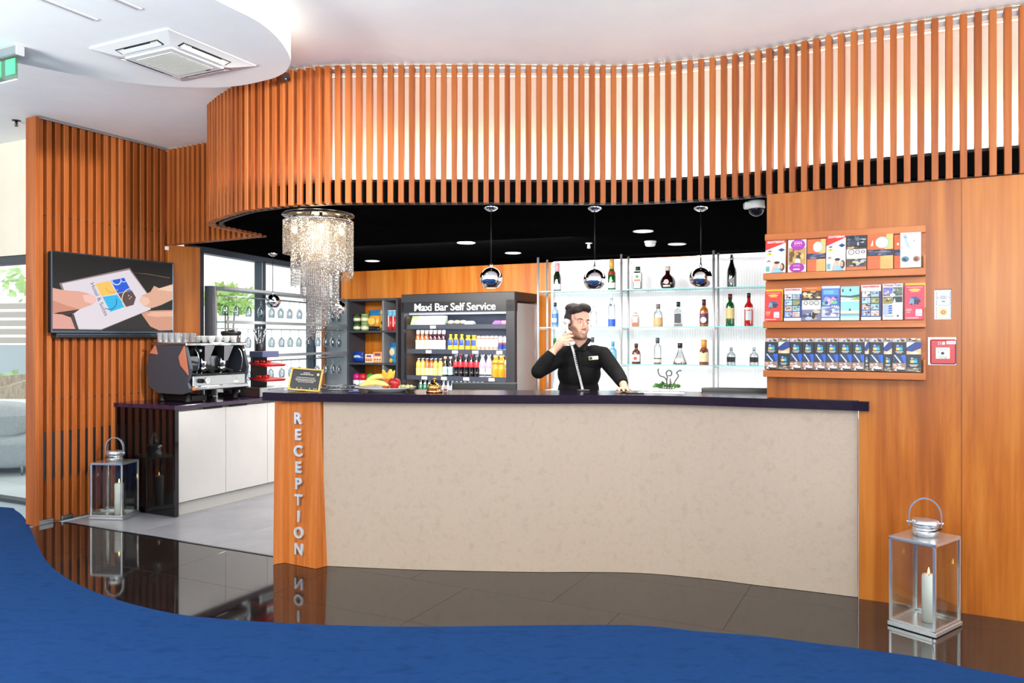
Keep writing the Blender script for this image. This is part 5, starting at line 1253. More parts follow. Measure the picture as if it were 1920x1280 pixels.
def sight():
    return [('r', 0, 0, 1, 1, (244, 246, 248)), ('p', [(0, .70), (1, .92), (1, 1), (0, 1)], (226, 50, 44)), ('p', [(.62, .70), (.8, .76), (.98, .70), (.8, .645)], (34, 60, 120)), ('e', .22, .67, .1, .02, (40, 60, 120)), ('e', .22, .585, .15, .035, (230, 220, 70)), ('e', .22, .59, .04, .02, (80, 130, 60)),
            ('r', .4, .3, .86, .56, (206, 216, 230)), ('r', .44, .32, .82, .54, (226, 234, 244)), ('e', .18, .34, .09, .05, (120, 80, 80)), ('e', .19, .31, .085, .045, (240, 206, 190)),
            ('r', .04, .04, .22, .2, (110, 170, 166)), ('p', [(.3, .0), (.9, .0), (.82, .12), (.6, .16), (.4, .14)], (150, 196, 226)), ('e', .54, .24, .12, .09, SKN), ('e', .58, .31, .14, .04, HAIR_), ('p', [(.3, .03), (.4, .03), (.46, .2), (.38, .2)], (226, 180, 150)), ('e', .84, .17, .12, .12, (96, 56, 40)), ('e', .8, .18, .07, .08, (226, 176, 156))]
def orange(seed):
    return [('r', 0, 0, 1, 1, (240, 104, 60)), ('p', [(.55, 0), (1, 0), (1, 1), (.75, 1)], (246, 186, 116)), ('r', .5, .0, 1, .36, (246, 176, 106)), ('e', .58, .76, .27, .17, (110, 190, 170)), ('e', .57, .755, .245, .15, (240, 240, 244)),
            ] + photo(seed, 0, .38, 1, .56, [(54, 52, 74), (96, 96, 130), (40, 36, 54), (130, 120, 140), (70, 76, 110)], 16) + [('e', .57, .57, .06, .03, (220, 100, 90))] + [('r', .06, .04 + k * .05, .94, .046 + k * .05, (250, 150, 110)) for k in range(5)]
def gallery(seed):
    L_ = [('r', 0, 0, 1, 1, (244, 244, 248)), ('r', 0, .09, 1, .82, (46, 74, 140)), ('r', .05, .91, .95, .97, (240, 214, 214))]
    pal = [[(150, 170, 210), (60, 60, 90), (230, 220, 220), (120, 90, 90)], [(226, 190, 180), (150, 90, 80), (240, 230, 226), (110, 80, 110)], [(206, 180, 160), (70, 50, 50), (236, 226, 216), (130, 90, 70)], [(160, 200, 226), (120, 130, 90), (200, 180, 120), (90, 80, 60)], [(180, 210, 236), (110, 120, 170), (240, 240, 244), (90, 90, 110)], [(140, 150, 100), (180, 140, 90), (70, 70, 50), (220, 200, 150)], [(226, 214, 206), (60, 46, 50), (170, 130, 110), (240, 236, 230)], [(150, 190, 210), (190, 120, 100), (90, 80, 80), (220, 160, 140)]]
    for k in range(8):
        x, r = k % 2, k // 2
        L_ += photo(seed * 10 + k, .05 + x * .45, .12 + r * .175, .46 + x * .45, .275 + r * .175, pal[k], 7)
    return L_ + [('r', .05, .02, .8, .03, (200, 196, 210))]
def redbus(c):
    return [('r', 0, 0, 1, 1, c), ('r', .1, .93, .9, .94, (250, 236, 220)), ('e', .5, .86, .3, .035, (246, 190, 80)), ('r', .3, .80, .72, .815, (250, 210, 150)), ('e', .5, .55, .27, .12, (80, 90, 130)), ('p', [(.22, .46), (.46, .44), (.46, .6), (.28, .62)], (120, 150, 180)), ('p', [(.48, .44), (.8, .5), (.78, .56), (.48, .6)], (64, 50, 70)), ('e', .34, .445, .05, .02, (40, 34, 40)), ('e', .66, .455, .05, .02, (40, 34, 40)),
            ('r', .08, .29, .36, .31, (250, 200, 190)), ('r', .08, .25, .33, .265, (250, 200, 190)), ('r', .08, .2, .3, .215, (250, 200, 190)), ('r', .54, .1, .88, .26, (226, 190, 206)), ('r', .56, .2, .86, .3, (250, 236, 240)), ('r', .06, .04, .7, .06, (250, 220, 210))]
def bikes(top):
    L_ = photo(71 + top, 0, .52 if not top else .6, 1, 1 if not top else .9, [(70, 60, 56), (120, 96, 70), (40, 36, 40), (190, 160, 110), (226, 200, 160)], 16)
    L_ = [('r', 0, 0, 1, 1, (244, 240, 240))] + L_
    if top: L_ += [('r', 0, .88, 1, 1, (240, 110, 40)), ('r', .2, .95, .8, .96, (250, 210, 170))]
    z = .5
    L_ += [('r', 0, .34, 1, .6, (244, 240, 240))]
    for cx, r in ((.2, .12), (.5, .12), (.78, .14)) if top else ((.24, .16), (.56, .12), (.84, .1)): L_ += ring_(cx, z + .02, r, .035, (70, 44, 40), (240, 234, 234), .5) + [('r', cx - .06, z + .015, cx + .06, z + .025, (110, 60, 50))]
    L_ += photo(91 + top, 0, .0 if top else .08, 1, .32, [(120, 116, 150) if top else (96, 76, 60), (70, 76, 100), (180, 190, 206), (40, 36, 40), (206, 190, 140)], 14)
    return L_ + ([('r', 0, 0, 1, .08, (240, 110, 60))] if not top else [])
mk = brochure
mk('red and white brochure headed SIGHTSEEING at the far left of the top tier', -.505, -.390, 1.882, 2.075, sight(), [('SIGHTSEEING', .52, .945, .018, (250, 244, 240), .84)])
mk('purple and gold brochure with two purple discs on the top tier', -.376, -.276, 1.882, 2.073, [('r', 0, 0, 1, 1, (246, 240, 246)), ('r', .02, .22, .98, .75, (196, 156, 96))] + photo(8, .04, .24, .96, .72, [(190, 150, 90), (110, 80, 50), (220, 190, 120), (90, 70, 46), (210, 150, 100)], 16) + [('e', .55, .3, .14, .12, (230, 226, 214)), ('e', .55, .84, .4, .17, (170, 52, 166)), ('e', .5, .13, .42, .15, (164, 48, 160)), ('r', .3, .06, .66, .1, (246, 226, 240)), ('r', .3, .2, .66, .215, (226, 170, 220)), ('r', .3, .16, .7, .17, (226, 170, 220)), ('r', .38, .93, .72, .945, (226, 170, 220)), ('r', .3, .8, .76, .81, (226, 170, 220))], [('DAN', .56, .88, .018, (240, 220, 240), .42)])
mk('orange brochure with a white badge beside the purple one', -.270, -.170, 1.882, 2.07, orange(3))
mk('red and white brochure headed SIGHTSEEING in the middle of the top tier', -.166, -.063, 1.882, 2.088, sight(), [('SIGHTSEEING', .52, .945, .018, (250, 244, 240), .84)])
mk('dark brochure with a row of bicycles on the top tier', -.058, .044, 1.882, 2.078, [('r', 0, 0, 1, 1, (40, 40, 52))] + bikes(0) + photo(5, 0, .68, 1, 1, [(48, 52, 66), (90, 106, 126), (30, 30, 40), (170, 180, 180), (70, 60, 80)], 14))
mk('wide orange brochure with a white badge right of the bicycle brochure', .05, .18, 1.882, 2.08, orange(6) + [('p', [(.12, .66), (.22, .66), (.22, .84)], (246, 226, 206))])
mk('orange brochure mostly hidden by the pale map brochure', .186, .26, 1.882, 2.072, [('r', 0, 0, 1, 1, (236, 98, 56))] + photo(9, 0, .38, 1, .56, [(54, 52, 74), (96, 96, 130), (40, 36, 54)], 8) + [('e', .25, .72, .08, .04, (246, 226, 206))], y=-.080)
mk('pale brochure with a map and two round pictures ending the top tier', .216, .318, 1.884, 2.08, [('r', 0, 0, 1, 1, (226, 234, 244)), ('r', 0, 0, 1, .36, (236, 230, 206)), ('p', [(.14, .96), (.3, .96), (.32, .8), (.5, .56), (.34, .58), (.2, .8)], (172, 196, 228)), ('r', .16, .86, .34, .875, (60, 70, 90)), ('e', .66, .75, .04, .02, (150, 150, 160)), ('e', .24, .24, .19, .085, (90, 130, 160)), ('p', [(.1, .22), (.3, .18), (.3, .24), (.16, .28)], (40, 56, 60)), ('e', .78, .24, .17, .085, (170, 130, 110)), ('e', .76, .23, .09, .05, (110, 70, 60))], y=-.09)
YL = (246, 196, 40)
for nm, u0, u1, zt, c in (('next to the bottle wall', -.509, -.412, 1.775, (232, 60, 50)), ('beside the Private Tours brochure', .238, .336, 1.79, (226, 70, 96))):
    mk('red brochure with a bus ' + nm, u0, u1, 1.597, zt, redbus(c))
    mk('yellow leaflet stack behind the red bus brochure ' + nm, u0 + .004, u1 + .004, 1.597, zt + .012, [('r', 0, 0, 1, 1, YL), ('r', 0, .97, 1, 1, (250, 170, 40))], (), .010, None, -.074, 6, YL)
G1 = [('SIGHTSEEING', .5, .94, .013, (196, 50, 60), .84)]
mk('blue edged gallery brochure headed SIGHTSEEING beside the orange topped one', -.398, -.302, 1.597, 1.79, gallery(1), G1)
mk('orange topped bicycle tour brochure on the middle tier', -.298, -.196, 1.597, 1.795, bikes(1))
mk('deep blue brochure with pink and green figures on the middle tier', -.192, -.095, 1.597, 1.797, [('r', 0, 0, 1, 1, (84, 110, 190)), ('r', 0, .93, 1, 1, (206, 222, 240)), ('r', .08, .74, .92, .9, (90, 150, 220)), ('r', .12, .77, .66, .87, (120, 180, 236))] + photo(21, .04, .44, .96, .72, [(80, 100, 180), (120, 190, 130), (226, 150, 190), (140, 160, 220), (60, 70, 150), (200, 220, 240)], 20) + photo(22, 0, .1, 1, .4, [(190, 196, 226), (130, 140, 180), (230, 230, 240), (110, 110, 150)], 12) + [('e', .6 + .12 * k, .41, .035, .018, (240, 244, 250)) for k in range(3)] + [('r', .0, .0, 1, .07, (214, 224, 244))])
mk('turquoise seaside brochure in the middle of the middle tier', -.09, .008, 1.597, 1.792, [('r', 0, 0, 1, 1, (150, 214, 232)), ('p', [(0, .62), (1, .6), (1, .76), (.5, .72), (0, .74)], (70, 90, 90)), ('p', [(0, .6), (1, .58), (1, .68), (.6, .66), (0, .69)], (200, 220, 214)), ('p', [(.5, .6), (1, .6), (1, .7)], (150, 170, 80)), ('e', .12, .88, .04, .05, (70, 50, 60)), ('e', .52, .89, .05, .04, (60, 60, 80)), ('r', 0, .55, 1, .59, (226, 226, 232)), ('r', 0, .2, 1, .28, (236, 214, 186)), ('r', 0, .14, 1, .2, (130, 160, 176)), ('p', [(.42, .28), (.5, .36), (.58, .28)], (60, 80, 110)), ('r', 0, 0, 1, .1, (190, 232, 240))])
mk('blue edged gallery brochure headed SIGHTSEEING beside the turquoise seaside one', .018, .118, 1.597, 1.797, gallery(2), G1)
mk('brochure headed Private Tours beside the red bus brochure on the middle tier', .128, .228, 1.598, 1.8, [('r', 0, 0, 1, 1, (240, 242, 244))] + photo(31, .02, .66, .49, .9, [(110, 116, 196), (226, 190, 150), (90, 80, 110), (150, 150, 220)], 9) + photo(32, .52, .66, .98, .9, [(96, 110, 100), (60, 76, 50), (170, 180, 190), (120, 120, 90)], 9) + photo(33, .02, .44, .49, .64, [(150, 140, 80), (100, 60, 50), (70, 90, 50), (200, 190, 150)], 9) + [('r', .51, .48, .98, .64, (52, 62, 64)), ('p', [(.52, .48), (.66, .48), (.6, .6)], (226, 232, 236)), ('e', .5, .68, .13, .05, (244, 240, 244)), ('r', .02, .14, .28, .42, (170, 180, 226))] + [('r', .3, .16 + k * .065, .48, .205 + k * .065, (30, 100, 176)) for k in range(4)] + [('r', .54, .2 + k * .05, .92, .207 + k * .05, (200, 206, 214)) for k in range(4)] + [('r', .06, .085, .56, .105, (130, 130, 140)), ('e', .76, .1, .05, .03, (50, 56, 70))], [('Private', .3, .95, .017, (206, 70, 80), .46), ('Tours', .77, .95, .017, (80, 80, 96), .36)])
def logo(cx, cz, s, asp):
    q = s * asp
    return [('r', cx - s, cz - q, cx, cz, (240, 186, 70)), ('r', cx, cz - q, cx + s, cz, (50, 176, 214)), ('r', cx - s, cz, cx, cz + q, (40, 80, 170)), ('r', cx, cz, cx + s, cz + q * .7, (46, 106, 140)), ('e', cx - s * .5, cz + q * .6, s * .3, q * .3, (170, 190, 236)), ('e', cx - s * .2, cz - q * .5, s * .34, q * .34, (250, 216, 120))]
def darkA():
    L_ = [('r', 0, 0, 1, 1, (34, 34, 42))] + photo(41, 0, .88, 1, 1, [(190, 180, 176), (60, 44, 40), (236, 230, 226), (120, 70, 60)], 9)
    L_ += logo(.5, .72, .24, .36) + [('r', .22, .585, .78, .605, (226, 222, 220)), ('r', .3, .55, .7, .57, (200, 196, 196))]
    L_ += [('r', 0, .28, 1, .5, (40, 52, 100)), ('p', [(.62, .5), (1, .5), (1, .2), (.82, .28)], (20, 96, 196)), ('p', [(.1, .5), (.2, .5), (.66, .28), (.56, .26)], (206, 216, 236)), ('p', [(0, .3), (.3, .38), (.5, .28), (.5, .2), (0, .16)], (46, 40, 40))]
    L_ += photo(44, 0, .02, 1, .26, [(150, 120, 112), (230, 214, 206), (56, 40, 40), (200, 150, 130), (240, 230, 226)], 12) + [('r', .42, .07, .88, .13, (226, 220, 222)), ('r', .42, .0, .94, .065, (40, 32, 32))]
    return L_
def darkB():
    L_ = [('r', 0, 0, 1, 1, (34, 36, 42))] + photo(51, 0, .88, 1, 1, [(150, 130, 110), (226, 214, 196), (60, 44, 36)], 9)
    L_ += [('r', 0, .52, 1, .88, (34, 56, 126)), ('p', [(0, .88), (.6, .88), (0, .72)], (214, 224, 244)), ('p', [(0, .52), (1, .52), (1, .7), (.4, .6), (0, .62)], (236, 180, 140)), ('e', .55, .56, .3, .04, (250, 226, 190))]
    L_ += logo(.5, .35, .24, .34) + [('r', .2, .2, .8, .22, (226, 222, 220)), ('r', .28, .165, .72, .185, (206, 202, 202))]
    return L_ + photo(53, 0, 0, 1, .13, [(90, 80, 76), (200, 186, 176), (50, 44, 46), (140, 150, 110)], 12)
low = [(-.508, -.433, 'A'), (-.431, -.368, 'B'), (-.366, -.298, 'A'), (-.296, -.234, 'A'), (-.232, -.168, 'A'), (-.166, -.102, 'A'), (-.1, -.030, 'A'), (-.028, .034, 'A'), (.036, .058, 'B'), (.060, .131, 'A'), (.133, .175, 'B'), (.177, .245, 'A'), (.247, .318, 'B')]
pos = lambda k: f'{ORD[k]} from the left'
for k, (u0, u1, d) in enumerate(low):
    mk(f'dark brochure with a coloured square logo {"near its top" if d == "A" else "under a blue picture"}, {ORD[k]} along the bottom tier', u0, u1, 1.309, 1.497, darkA() if d == 'A' else darkB(), (), .006, 'dark brochures on the bottom tier', -.088, 6, (70, 66, 66))
# panel devices in their recesses
DV1 = thing('alarm_panel', 'white two part wall device with a small display and a brass round', 'panel', OR_, RYAW)
obj('upper_unit', MB().box((.428, .022, 1.717), (.070, .03, .078), mat((214, 222, 230), .4), .004), DV1); obj('lower_unit', MB().box((.428, .022, 1.641), (.070, .03, .07), WHITE, .004), DV1)
obj('display', MB().box((.428, .006, 1.722), (.03, .003, .022), mat((130, 140, 146), .3)).box((.402, .006, 1.72), (.005, .003, .005), pm(40, 60, 90)).box((.454, .006, 1.72), (.005, .003, .004), pm(200, 60, 60)), DV1)
obj('button', MB().box((.428, .006, 1.70), (.016, .004, .005), pm(40, 50, 60), .001), DV1)
obj('key_ring', MB().cyl((.428, .008, 1.641), (.428, .002, 1.641), .023, mat((220, 180, 70), .3, .4), 24).cyl((.428, .0025, 1.641), (.428, -.002, 1.641), .0135, mat((110, 50, 20), .3, .2), 20).cyl((.428, -.0015, 1.641), (.428, -.004, 1.641), .007, mat((196, 90, 190), .3), 16), DV1, 'brass key round')
DV2 = thing('fire_call_point', 'red manual fire call point recessed in the wooden wall', 'fire alarm', OR_, RYAW)
obj('housing', MB().box((.426, .025, 1.422), (.126, .05, .138), mat((176, 20, 34), .35), .006), DV2, 'red housing')
obj('plate', MB().box((.424, -.002, 1.415), (.068, .006, .062), mat((232, 230, 226), .4), .002), DV2, 'white press plate')
obj('press_dot', MB().cyl((.424, -.004, 1.415), (.424, -.008, 1.415), .008, INK, 18), DV2)
mb = MB()
for z, w in ((1.437, .05), (1.432, .03), (1.396, .052), (1.391, .036)): mb.box((.424, -.0055, z), (w, .001, .0025), mat((150, 148, 146), .5))
mb.box((.404, -.0055, 1.422), (.005, .001, .005), INK).box((.44, -.0055, 1.388), (.012, .001, .002), INK)
obj('plate_print', mb, DV2)
obj('number_tag', MB().box((.465, -.001, 1.474), (.044, .003, .018), PAPER), DV2, 'white number tag'); text('tag_text', '1a/1.8', .013, pm(110, 110, 114), DV2, T(.465, -.003, 1.474) @ UP, .0005, .0002)
fl = MB(); RDW = mat((240, 220, 220), .5)
fl.poly([(.420, -.0008, 1.462), (.434, -.0008, 1.462), (.436, -.0008, 1.470), (.430, -.0008, 1.482), (.428, -.0008, 1.474), (.422, -.0008, 1.478)], RDW).box((.408, -.0005, 1.47), (.012, .001, .014), RDW).box((.408, -.0012, 1.47), (.008, .001, .010), mat((176, 20, 34), .35))
obj('flame_symbol', fl, DV2)
# ------------------------------------------------------------------ the man behind the desk
def evaluated(name, mb, vox, smooth_it, m, parent, label=None, fac=.5):
    o = obj(name, mb, parent, label)
    r = o.modifiers.new('r', 'REMESH'); r.mode = 'VOXEL'; r.voxel_size = vox; r.use_smooth_shade = True
    s = o.modifiers.new('s', 'SMOOTH'); s.iterations = smooth_it; s.factor = fac
    dg = bpy.context.evaluated_depsgraph_get(); dg.update()
    me = bpy.data.meshes.new_from_object(o.evaluated_get(dg))
    o.modifiers.clear(); o.data = me; me.materials.clear(); me.materials.append(m)
    me.polygons.foreach_set('use_smooth', [True] * len(me.polygons))
    return o
man = thing('person', 'smiling man in a black shirt holding a white telephone to his ear behind the desk', 'person')
X = mat((0, 0, 0))
HC = Vector((.474, 5.725, 1.603))
HM = Matrix.Translation(HC) @ RZ(24) @ RX(-3) @ RY(6) @ Matrix.Diagonal((1.0, 1.04, 1.06, 1))
hb = MB()
def ball(c, r, M=HM): hb.ball(c, r, X, 20, 14, M)
ball((0, .014, .032), (.074, .094, .086)); ball((0, -.04, -.03), (.062, .056, .078)); ball((0, -.048, -.082), (.043, .046, .034))
ball((0, -.080, -.098), (.024, .020, .018)); ball((0, -.06, .045), (.062, .036, .045))
for s in (-1, 1):
    ball((s * .035, -.062, -.034), (.027, .026, .030)); ball((s * .027, -.083, .020), (.028, .016, .011)); ball((s * .077, .008, -.008), (.011, .022, .032)); ball((s * .012, -.105, -.040), (.010, .011, .009)); ball((s * .045, -.03, -.066), (.018, .034, .036))
hb.tube([(0, -.092, .016), (0, -.104, -.004), (0, -.117, -.030), (0, -.112, -.043)], [.009, .010, .0145, .010], X, 12, HM)
ball((0, -.083, -.066), (.030, .020, .018))
hb.tube([HM @ Vector((0, .012, -.05)), (.492, 5.745, 1.50), (.488, 5.765, 1.40), (.486, 5.77, 1.3)], [.057, .058, .066, .10], X, 20)
hb.tube([(.486, 5.77, 1.33), (.488, 5.775, 1.1), (.486, 5.78, .95)], [.11, .11, .12], X, 16)
# arms inside the sleeves
SL, EL, WL = (.365, 5.75, 1.37), (.188, 5.60, 1.262), (.300, 5.605, 1.412)
SR, ER, WR_ = (.660, 5.75, 1.375), (.742, 5.56, 1.242), (.760, 5.375, 1.178)
hb.tube([(.46, 5.77, 1.36), SL, EL], [.05, .045, .036], X, 14); hb.tube([EL, (.24, 5.60, 1.335), WL], [.036, .038, .026], X, 14)
hb.tube([(.52, 5.77, 1.36), SR, ER], [.05, .045, .036], X, 14); hb.tube([ER, (.752, 5.46, 1.21), WR_], [.036, .036, .026], X, 14)
# hand on the receiver: palm, four bent fingers, thumb on the far side
hb.tube([WL, (.328, 5.600, 1.445), (.352, 5.595, 1.478), (.366, 5.59, 1.500)], [.026, .030, .033, .022], X, 14)
hb.ball((.350, 5.598, 1.474), (.030, .020, .040), X, 14, 10, None)
K = [((.370, 5.585, 1.521), .9), ((.379, 5.580, 1.499), 1), ((.381, 5.580, 1.476), .95), ((.374, 5.583, 1.455), .78)]
for i, (k, l) in enumerate(K):
    k = Vector(k); dz = (.012, .005, -.002, -.008)[i]
    hb.tube([Vector((.350, 5.598, 1.478)) .lerp(k, .5), k, k + Vector((.034 * l, -.006, .012 + dz * .3)), k + Vector((.056 * l, .010, .010 + dz * .5)), k + Vector((.060 * l, .026, .006))], [.0115, .0105, .0095, .0085, .0065], X, 10)
hb.tube([(.336, 5.612, 1.455), (.352, 5.632, 1.49), (.372, 5.642, 1.522), (.388, 5.645, 1.545)], [.014, .0125, .0105, .008], X, 10)
# hand flat on the counter
hb.tube([WR_, (.758, 5.335, 1.166), (.752, 5.30, 1.157)], [.026, .026, .024], X, 14)
hb.ball((.750, 5.290, 1.156), (.042, .045, .016), X, 14, 10)
for i, (dx, l) in enumerate(((-.034, .066), (-.011, .076), (.013, .072), (.034, .056))):
    b0 = Vector((.750 + dx * .8, 5.268, 1.158))
    hb.tube([b0, b0 + Vector((dx * .25, -l * .4, .004)), b0 + Vector((dx * .45, -l * .75, -.004)), b0 + Vector((dx * .55, -l, -.010))], [.0105, .0095, .0088, .007], X, 10)
hb.tube([(.725, 5.315, 1.158), (.700, 5.29, 1.152), (.688, 5.262, 1.147)], [.013, .011, .0085], X, 10)
SKIN = bpy.data.materials.new('skin'); t, b, N, L = nt(SKIN)
at = N.new('ShaderNodeAttribute'); at.attribute_name = 'skin_tone'
L.new(at.outputs['Color'], b.inputs['Base Color'])
b.inputs['Roughness'].default_value = .45; b.inputs['Subsurface Weight'].default_value = .08; b.inputs['Subsurface Radius'].default_value = (.01, .004, .002)
body = evaluated('body', hb, .0040, 3, SKIN, man)
import numpy as np
def relax(me, mask_fn, it):      # soften only the vertices of the head
    n = len(me.vertices); co = np.empty(n * 3); me.vertices.foreach_get('co', co); co = co.reshape(-1, 3)
    ed = np.empty(len(me.edges) * 2, dtype=np.int64); me.edges.foreach_get('vertices', ed); ed = ed.reshape(-1, 2)
    m_ = mask_fn(co); deg = np.bincount(ed.ravel(), minlength=n)[:, None]
    for _ in range(it):
        acc = np.zeros_like(co); np.add.at(acc, ed[:, 0], co[ed[:, 1]]); np.add.at(acc, ed[:, 1], co[ed[:, 0]])
        co = np.where(m_[:, None], co * .4 + acc / np.maximum(deg, 1) * .6, co)
    me.vertices.foreach_set('co', co.ravel()); me.update()
onhand = lambda x, y: (x < .432) & (y < 5.632)
relax(body.data, lambda c: (c[:, 2] > 1.44) & (c[:, 0] > .36) & (c[:, 0] < .62) & ~((c[:, 0] < .445) & (c[:, 1] < 5.640)), 9)
me = body.data; ca = me.color_attributes.new('skin_tone', 'FLOAT_COLOR', 'POINT'); inv = HM.inverted()
base, beard, blush = Vector(lin((228, 176, 154))[:3]), Vector(lin((112, 74, 58))[:3]), Vector(lin((216, 132, 114))[:3])
vals = []
for v in me.vertices:
    p = inv @ v.co; c = base.copy()
    if -.13 < p.z < .1 and p.length < .2 and p.y < .03 and not onhand(v.co.x, v.co.y):
        jaw = min(1, max(0, (-.05 - p.z + max(0, abs(p.x) - .03) * 1.1) / .022))       # stubble along jaw, chin and upper lip
        if p.z < -.105 and p.y > -.045: jaw *= max(0, 1 - (-.105 - p.z) / .015)
        lipz = math.exp(-((p.x / .026) ** 4) - (((p.z + .068) / .011) ** 2)) if p.y < -.07 else 0
        mo = math.exp(-((p.x / .03) ** 4) - (((p.z + .053) / .007) ** 2)) * .7 if p.y < -.07 else 0
        jaw = jaw * jaw * (3 - 2 * jaw); f = max(jaw * .8 * (1 - lipz), mo * .9)
        side = 1 if abs(p.x) > .06 and -.075 < p.z < .03 and -.03 < p.y < .0 else 0
        f = max(f, side * .45)
        ck = math.exp(-(((abs(p.x) - .036) / .02) ** 2) - (((p.z + .03) / .02) ** 2)) * .5 + (math.exp(-((p.x / .015) ** 2) - (((p.z + .03) / .02) ** 2)) * .5 if p.y < -.09 else 0)
        c = c.lerp(blush, min(.8, ck)); c = c.lerp(beard, f)
    vals += [c.x, c.y, c.z, 1]
ca.data.foreach_set('color', vals)
# hair: short sides, a full quiff swept back
ha = MB()
def hball(c, r): ha.ball(c, r, X, 18, 12, HM)
hball((-.004, .012, .080), (.080, .094, .050)); hball((.006, -.062, .104), (.060, .042, .032)); hball((-.035, -.045, .088), (.046, .05, .04)); hball((0, .055, .03), (.076, .062, .080)); hball((-.03, .02, .105), (.058, .075, .034)); hball((.035, -.05, .097), (.036, .045, .03))
for s in (-1, 1): hball((s * .068, .024, .030), (.016, .052, .052)); hball((s * .070, -.016, .012), (.009, .012, .042))
HAIRM = mottled('dark_hair', (22, 15, 13), (42, 28, 22), 40, .55, .6, 120)
evaluated('hair', ha, .005, 2, HAIRM, man, 'thick dark brown hair swept up')
ft = lambda name, mb, label=None: obj(name, mb, man, label)
DKB = mat((40, 26, 22), .7); EYEW = mat((236, 232, 230), .2); IRIS = mat((40, 28, 24), .15); LIP = mat((198, 124, 112), .45); TOOTH = mat((244, 240, 234), .25); LID = mat((214, 158, 138), .5)
for s in (-1, 1):
    e = ft('eye', MB().ball((s * .030, -.0815, -.002), .0115, EYEW, 14, 10, HM)); obj('iris', MB().ball((s * .030 + .002, -.0885, -.002), .0058, IRIS, 10, 8, HM), e)
    obj('eyelid', MB().tube([HM @ Vector((s * .031 + d, y, z)) for d, y, z in ((-.016, -.083, -.003), (-.009, -.0915, .0025), (0, -.0940, .0040), (.009, -.0915, .0025), (.016, -.081, -.003))], [.002, .0036, .0042, .0036, .002], LID, 8).tube([HM @ Vector((s * .030 + d, y, z)) for d, y, z in ((-.014, -.083, -.005), (0, -.0915, -.0085), (.014, -.082, -.005))], [.002, .0034, .002], LID, 8), e)
    ft('eyebrow', MB().tube([HM @ Vector((s * x, y, z)) for x, y, z in ((.012, -.1000, .0165), (.026, -.1020, .0215), (.040, -.0955, .0220), (.050, -.0880, .0175))], [.0015, .0034, .0030, .0012], DKB, 8), 'dark eyebrow')
mo = ft('mouth', MB().tube([HM @ Vector(p) for p in ((-.026, -0.0895, -.0585), (-.014, -0.1020, -.0645), (0, -0.1050, -.066), (.014, -0.1020, -.0645), (.026, -0.0895, -.0585))], [.0014, .0026, .0026, .0026, .0014], LIP, 8).tube([HM @ Vector(p) for p in ((-.024, -0.0895, -.060), (-.013, -0.1000, -.0725), (0, -0.1030, -.0755), (.013, -0.1000, -.0725), (.024, -0.0895, -.060))], [.0014, .0032, .0036, .0032, .0014], LIP, 8), 'smiling lips')
obj('teeth', MB().tube([HM @ Vector(p) for p in ((-.018, -0.0945, -.0635), (-.010, -0.1000, -.069), (0, -0.1020, -.0705), (.010, -0.1000, -.069), (.018, -0.0945, -.0635))], [.001, .0030, .0034, .0030, .001], TOOTH, 8), mo)
# shirt
sh = MB()
for c, r in (((.486, 5.78, .97), (.172, .125, .14)), ((.487, 5.775, 1.10), (.156, .118, .17)), ((.490, 5.765, 1.24), (.160, .125, .14)), ((.505, 5.76, 1.32), (.165, .115, .09)), ((.40, 5.76, 1.385), (.07, .075, .06)), ((.60, 5.76, 1.39), (.075, .075, .058)), ((.502, 5.775, 1.39), (.11, .075, .06)), ((.49, 5.715, 1.375), (.075, .060, .045))): sh.ball(c, r, X, 20, 14)
sh.tube([SL, Vector(SL).lerp(Vector(EL), .5), EL], [.066, .060, .053], X, 16); sh.ball(EL, .054, X, 14, 10); sh.tube([EL, (.235, 5.60, 1.33), Vector(EL).lerp(Vector(WL), .86)], [.053, .05, .038], X, 16)
sh.tube([(.60, 5.76, 1.385), SR, Vector(SR).lerp(Vector(ER), .5), ER], [.062, .066, .060, .053], X, 16); sh.ball(ER, .053, X, 14, 10); sh.tube([ER, (.752, 5.465, 1.212), Vector(ER).lerp(Vector(WR_), .92)], [.053, .048, .037], X, 16)
for a, c_ in ((SL, EL), (SR, ER)):
    for f in (.62, .76, .88):      # sleeve creases
        p = Vector(a).lerp(Vector(c_), f); sh.ball(p, (.058, .058, .012), X, 12, 8)
sh.tube([(.480, 5.652, 1.418), (.446, 5.685, 1.452), (.430, 5.745, 1.478), (.465, 5.805, 1.488), (.535, 5.805, 1.488), (.562, 5.745, 1.482), (.536, 5.685, 1.456)], [.011, .015, .017, .017, .017, .017, .015], X, 10, None, True)
SHIRT = mottled('black_shirt', (8, 8, 10), (13, 13, 16), 20, .8, .35, 16, 6, .2)
evaluated('shirt', sh, .006, 3, SHIRT, man, 'black long sleeved shirt')
fb_ = MB()
for s, P in ((-1, [(.480, 5.638, 1.405), (.448, 5.672, 1.462), (.436, 5.655, 1.425)]), (1, [(.482, 5.638, 1.405), (.538, 5.672, 1.466), (.548, 5.65, 1.43)])):
    fb_.loft([[Vector(p) + Vector((0, -.002, 0)) for p in P], [Vector(p) + Vector((0, .006, 0)) for p in P]], SHIRT)
ft('collar_point', fb_, 'shirt collar points')
ft('placket', MB().tube([(.481, 5.640, 1.40), (.486, 5.628, 1.30), (.488, 5.636, 1.20), (.488, 5.65, 1.08)], .006, SHIRT, 6))
bd = ft('name_badge', MB().box((0, 0, 0), (.072, .005, .026), mat((226, 214, 160), .25, .5), .002, T(.582, 5.632, 1.355) @ RZ(14) @ RX(-8) @ RY(-5)), 'pale gold name badge')
obj('badge_print', MB().box((-.022, -.0032, 0), (.022, .001, .02), INK, 0, T(.582, 5.632, 1.355) @ RZ(14) @ RX(-8) @ RY(-5)), bd)
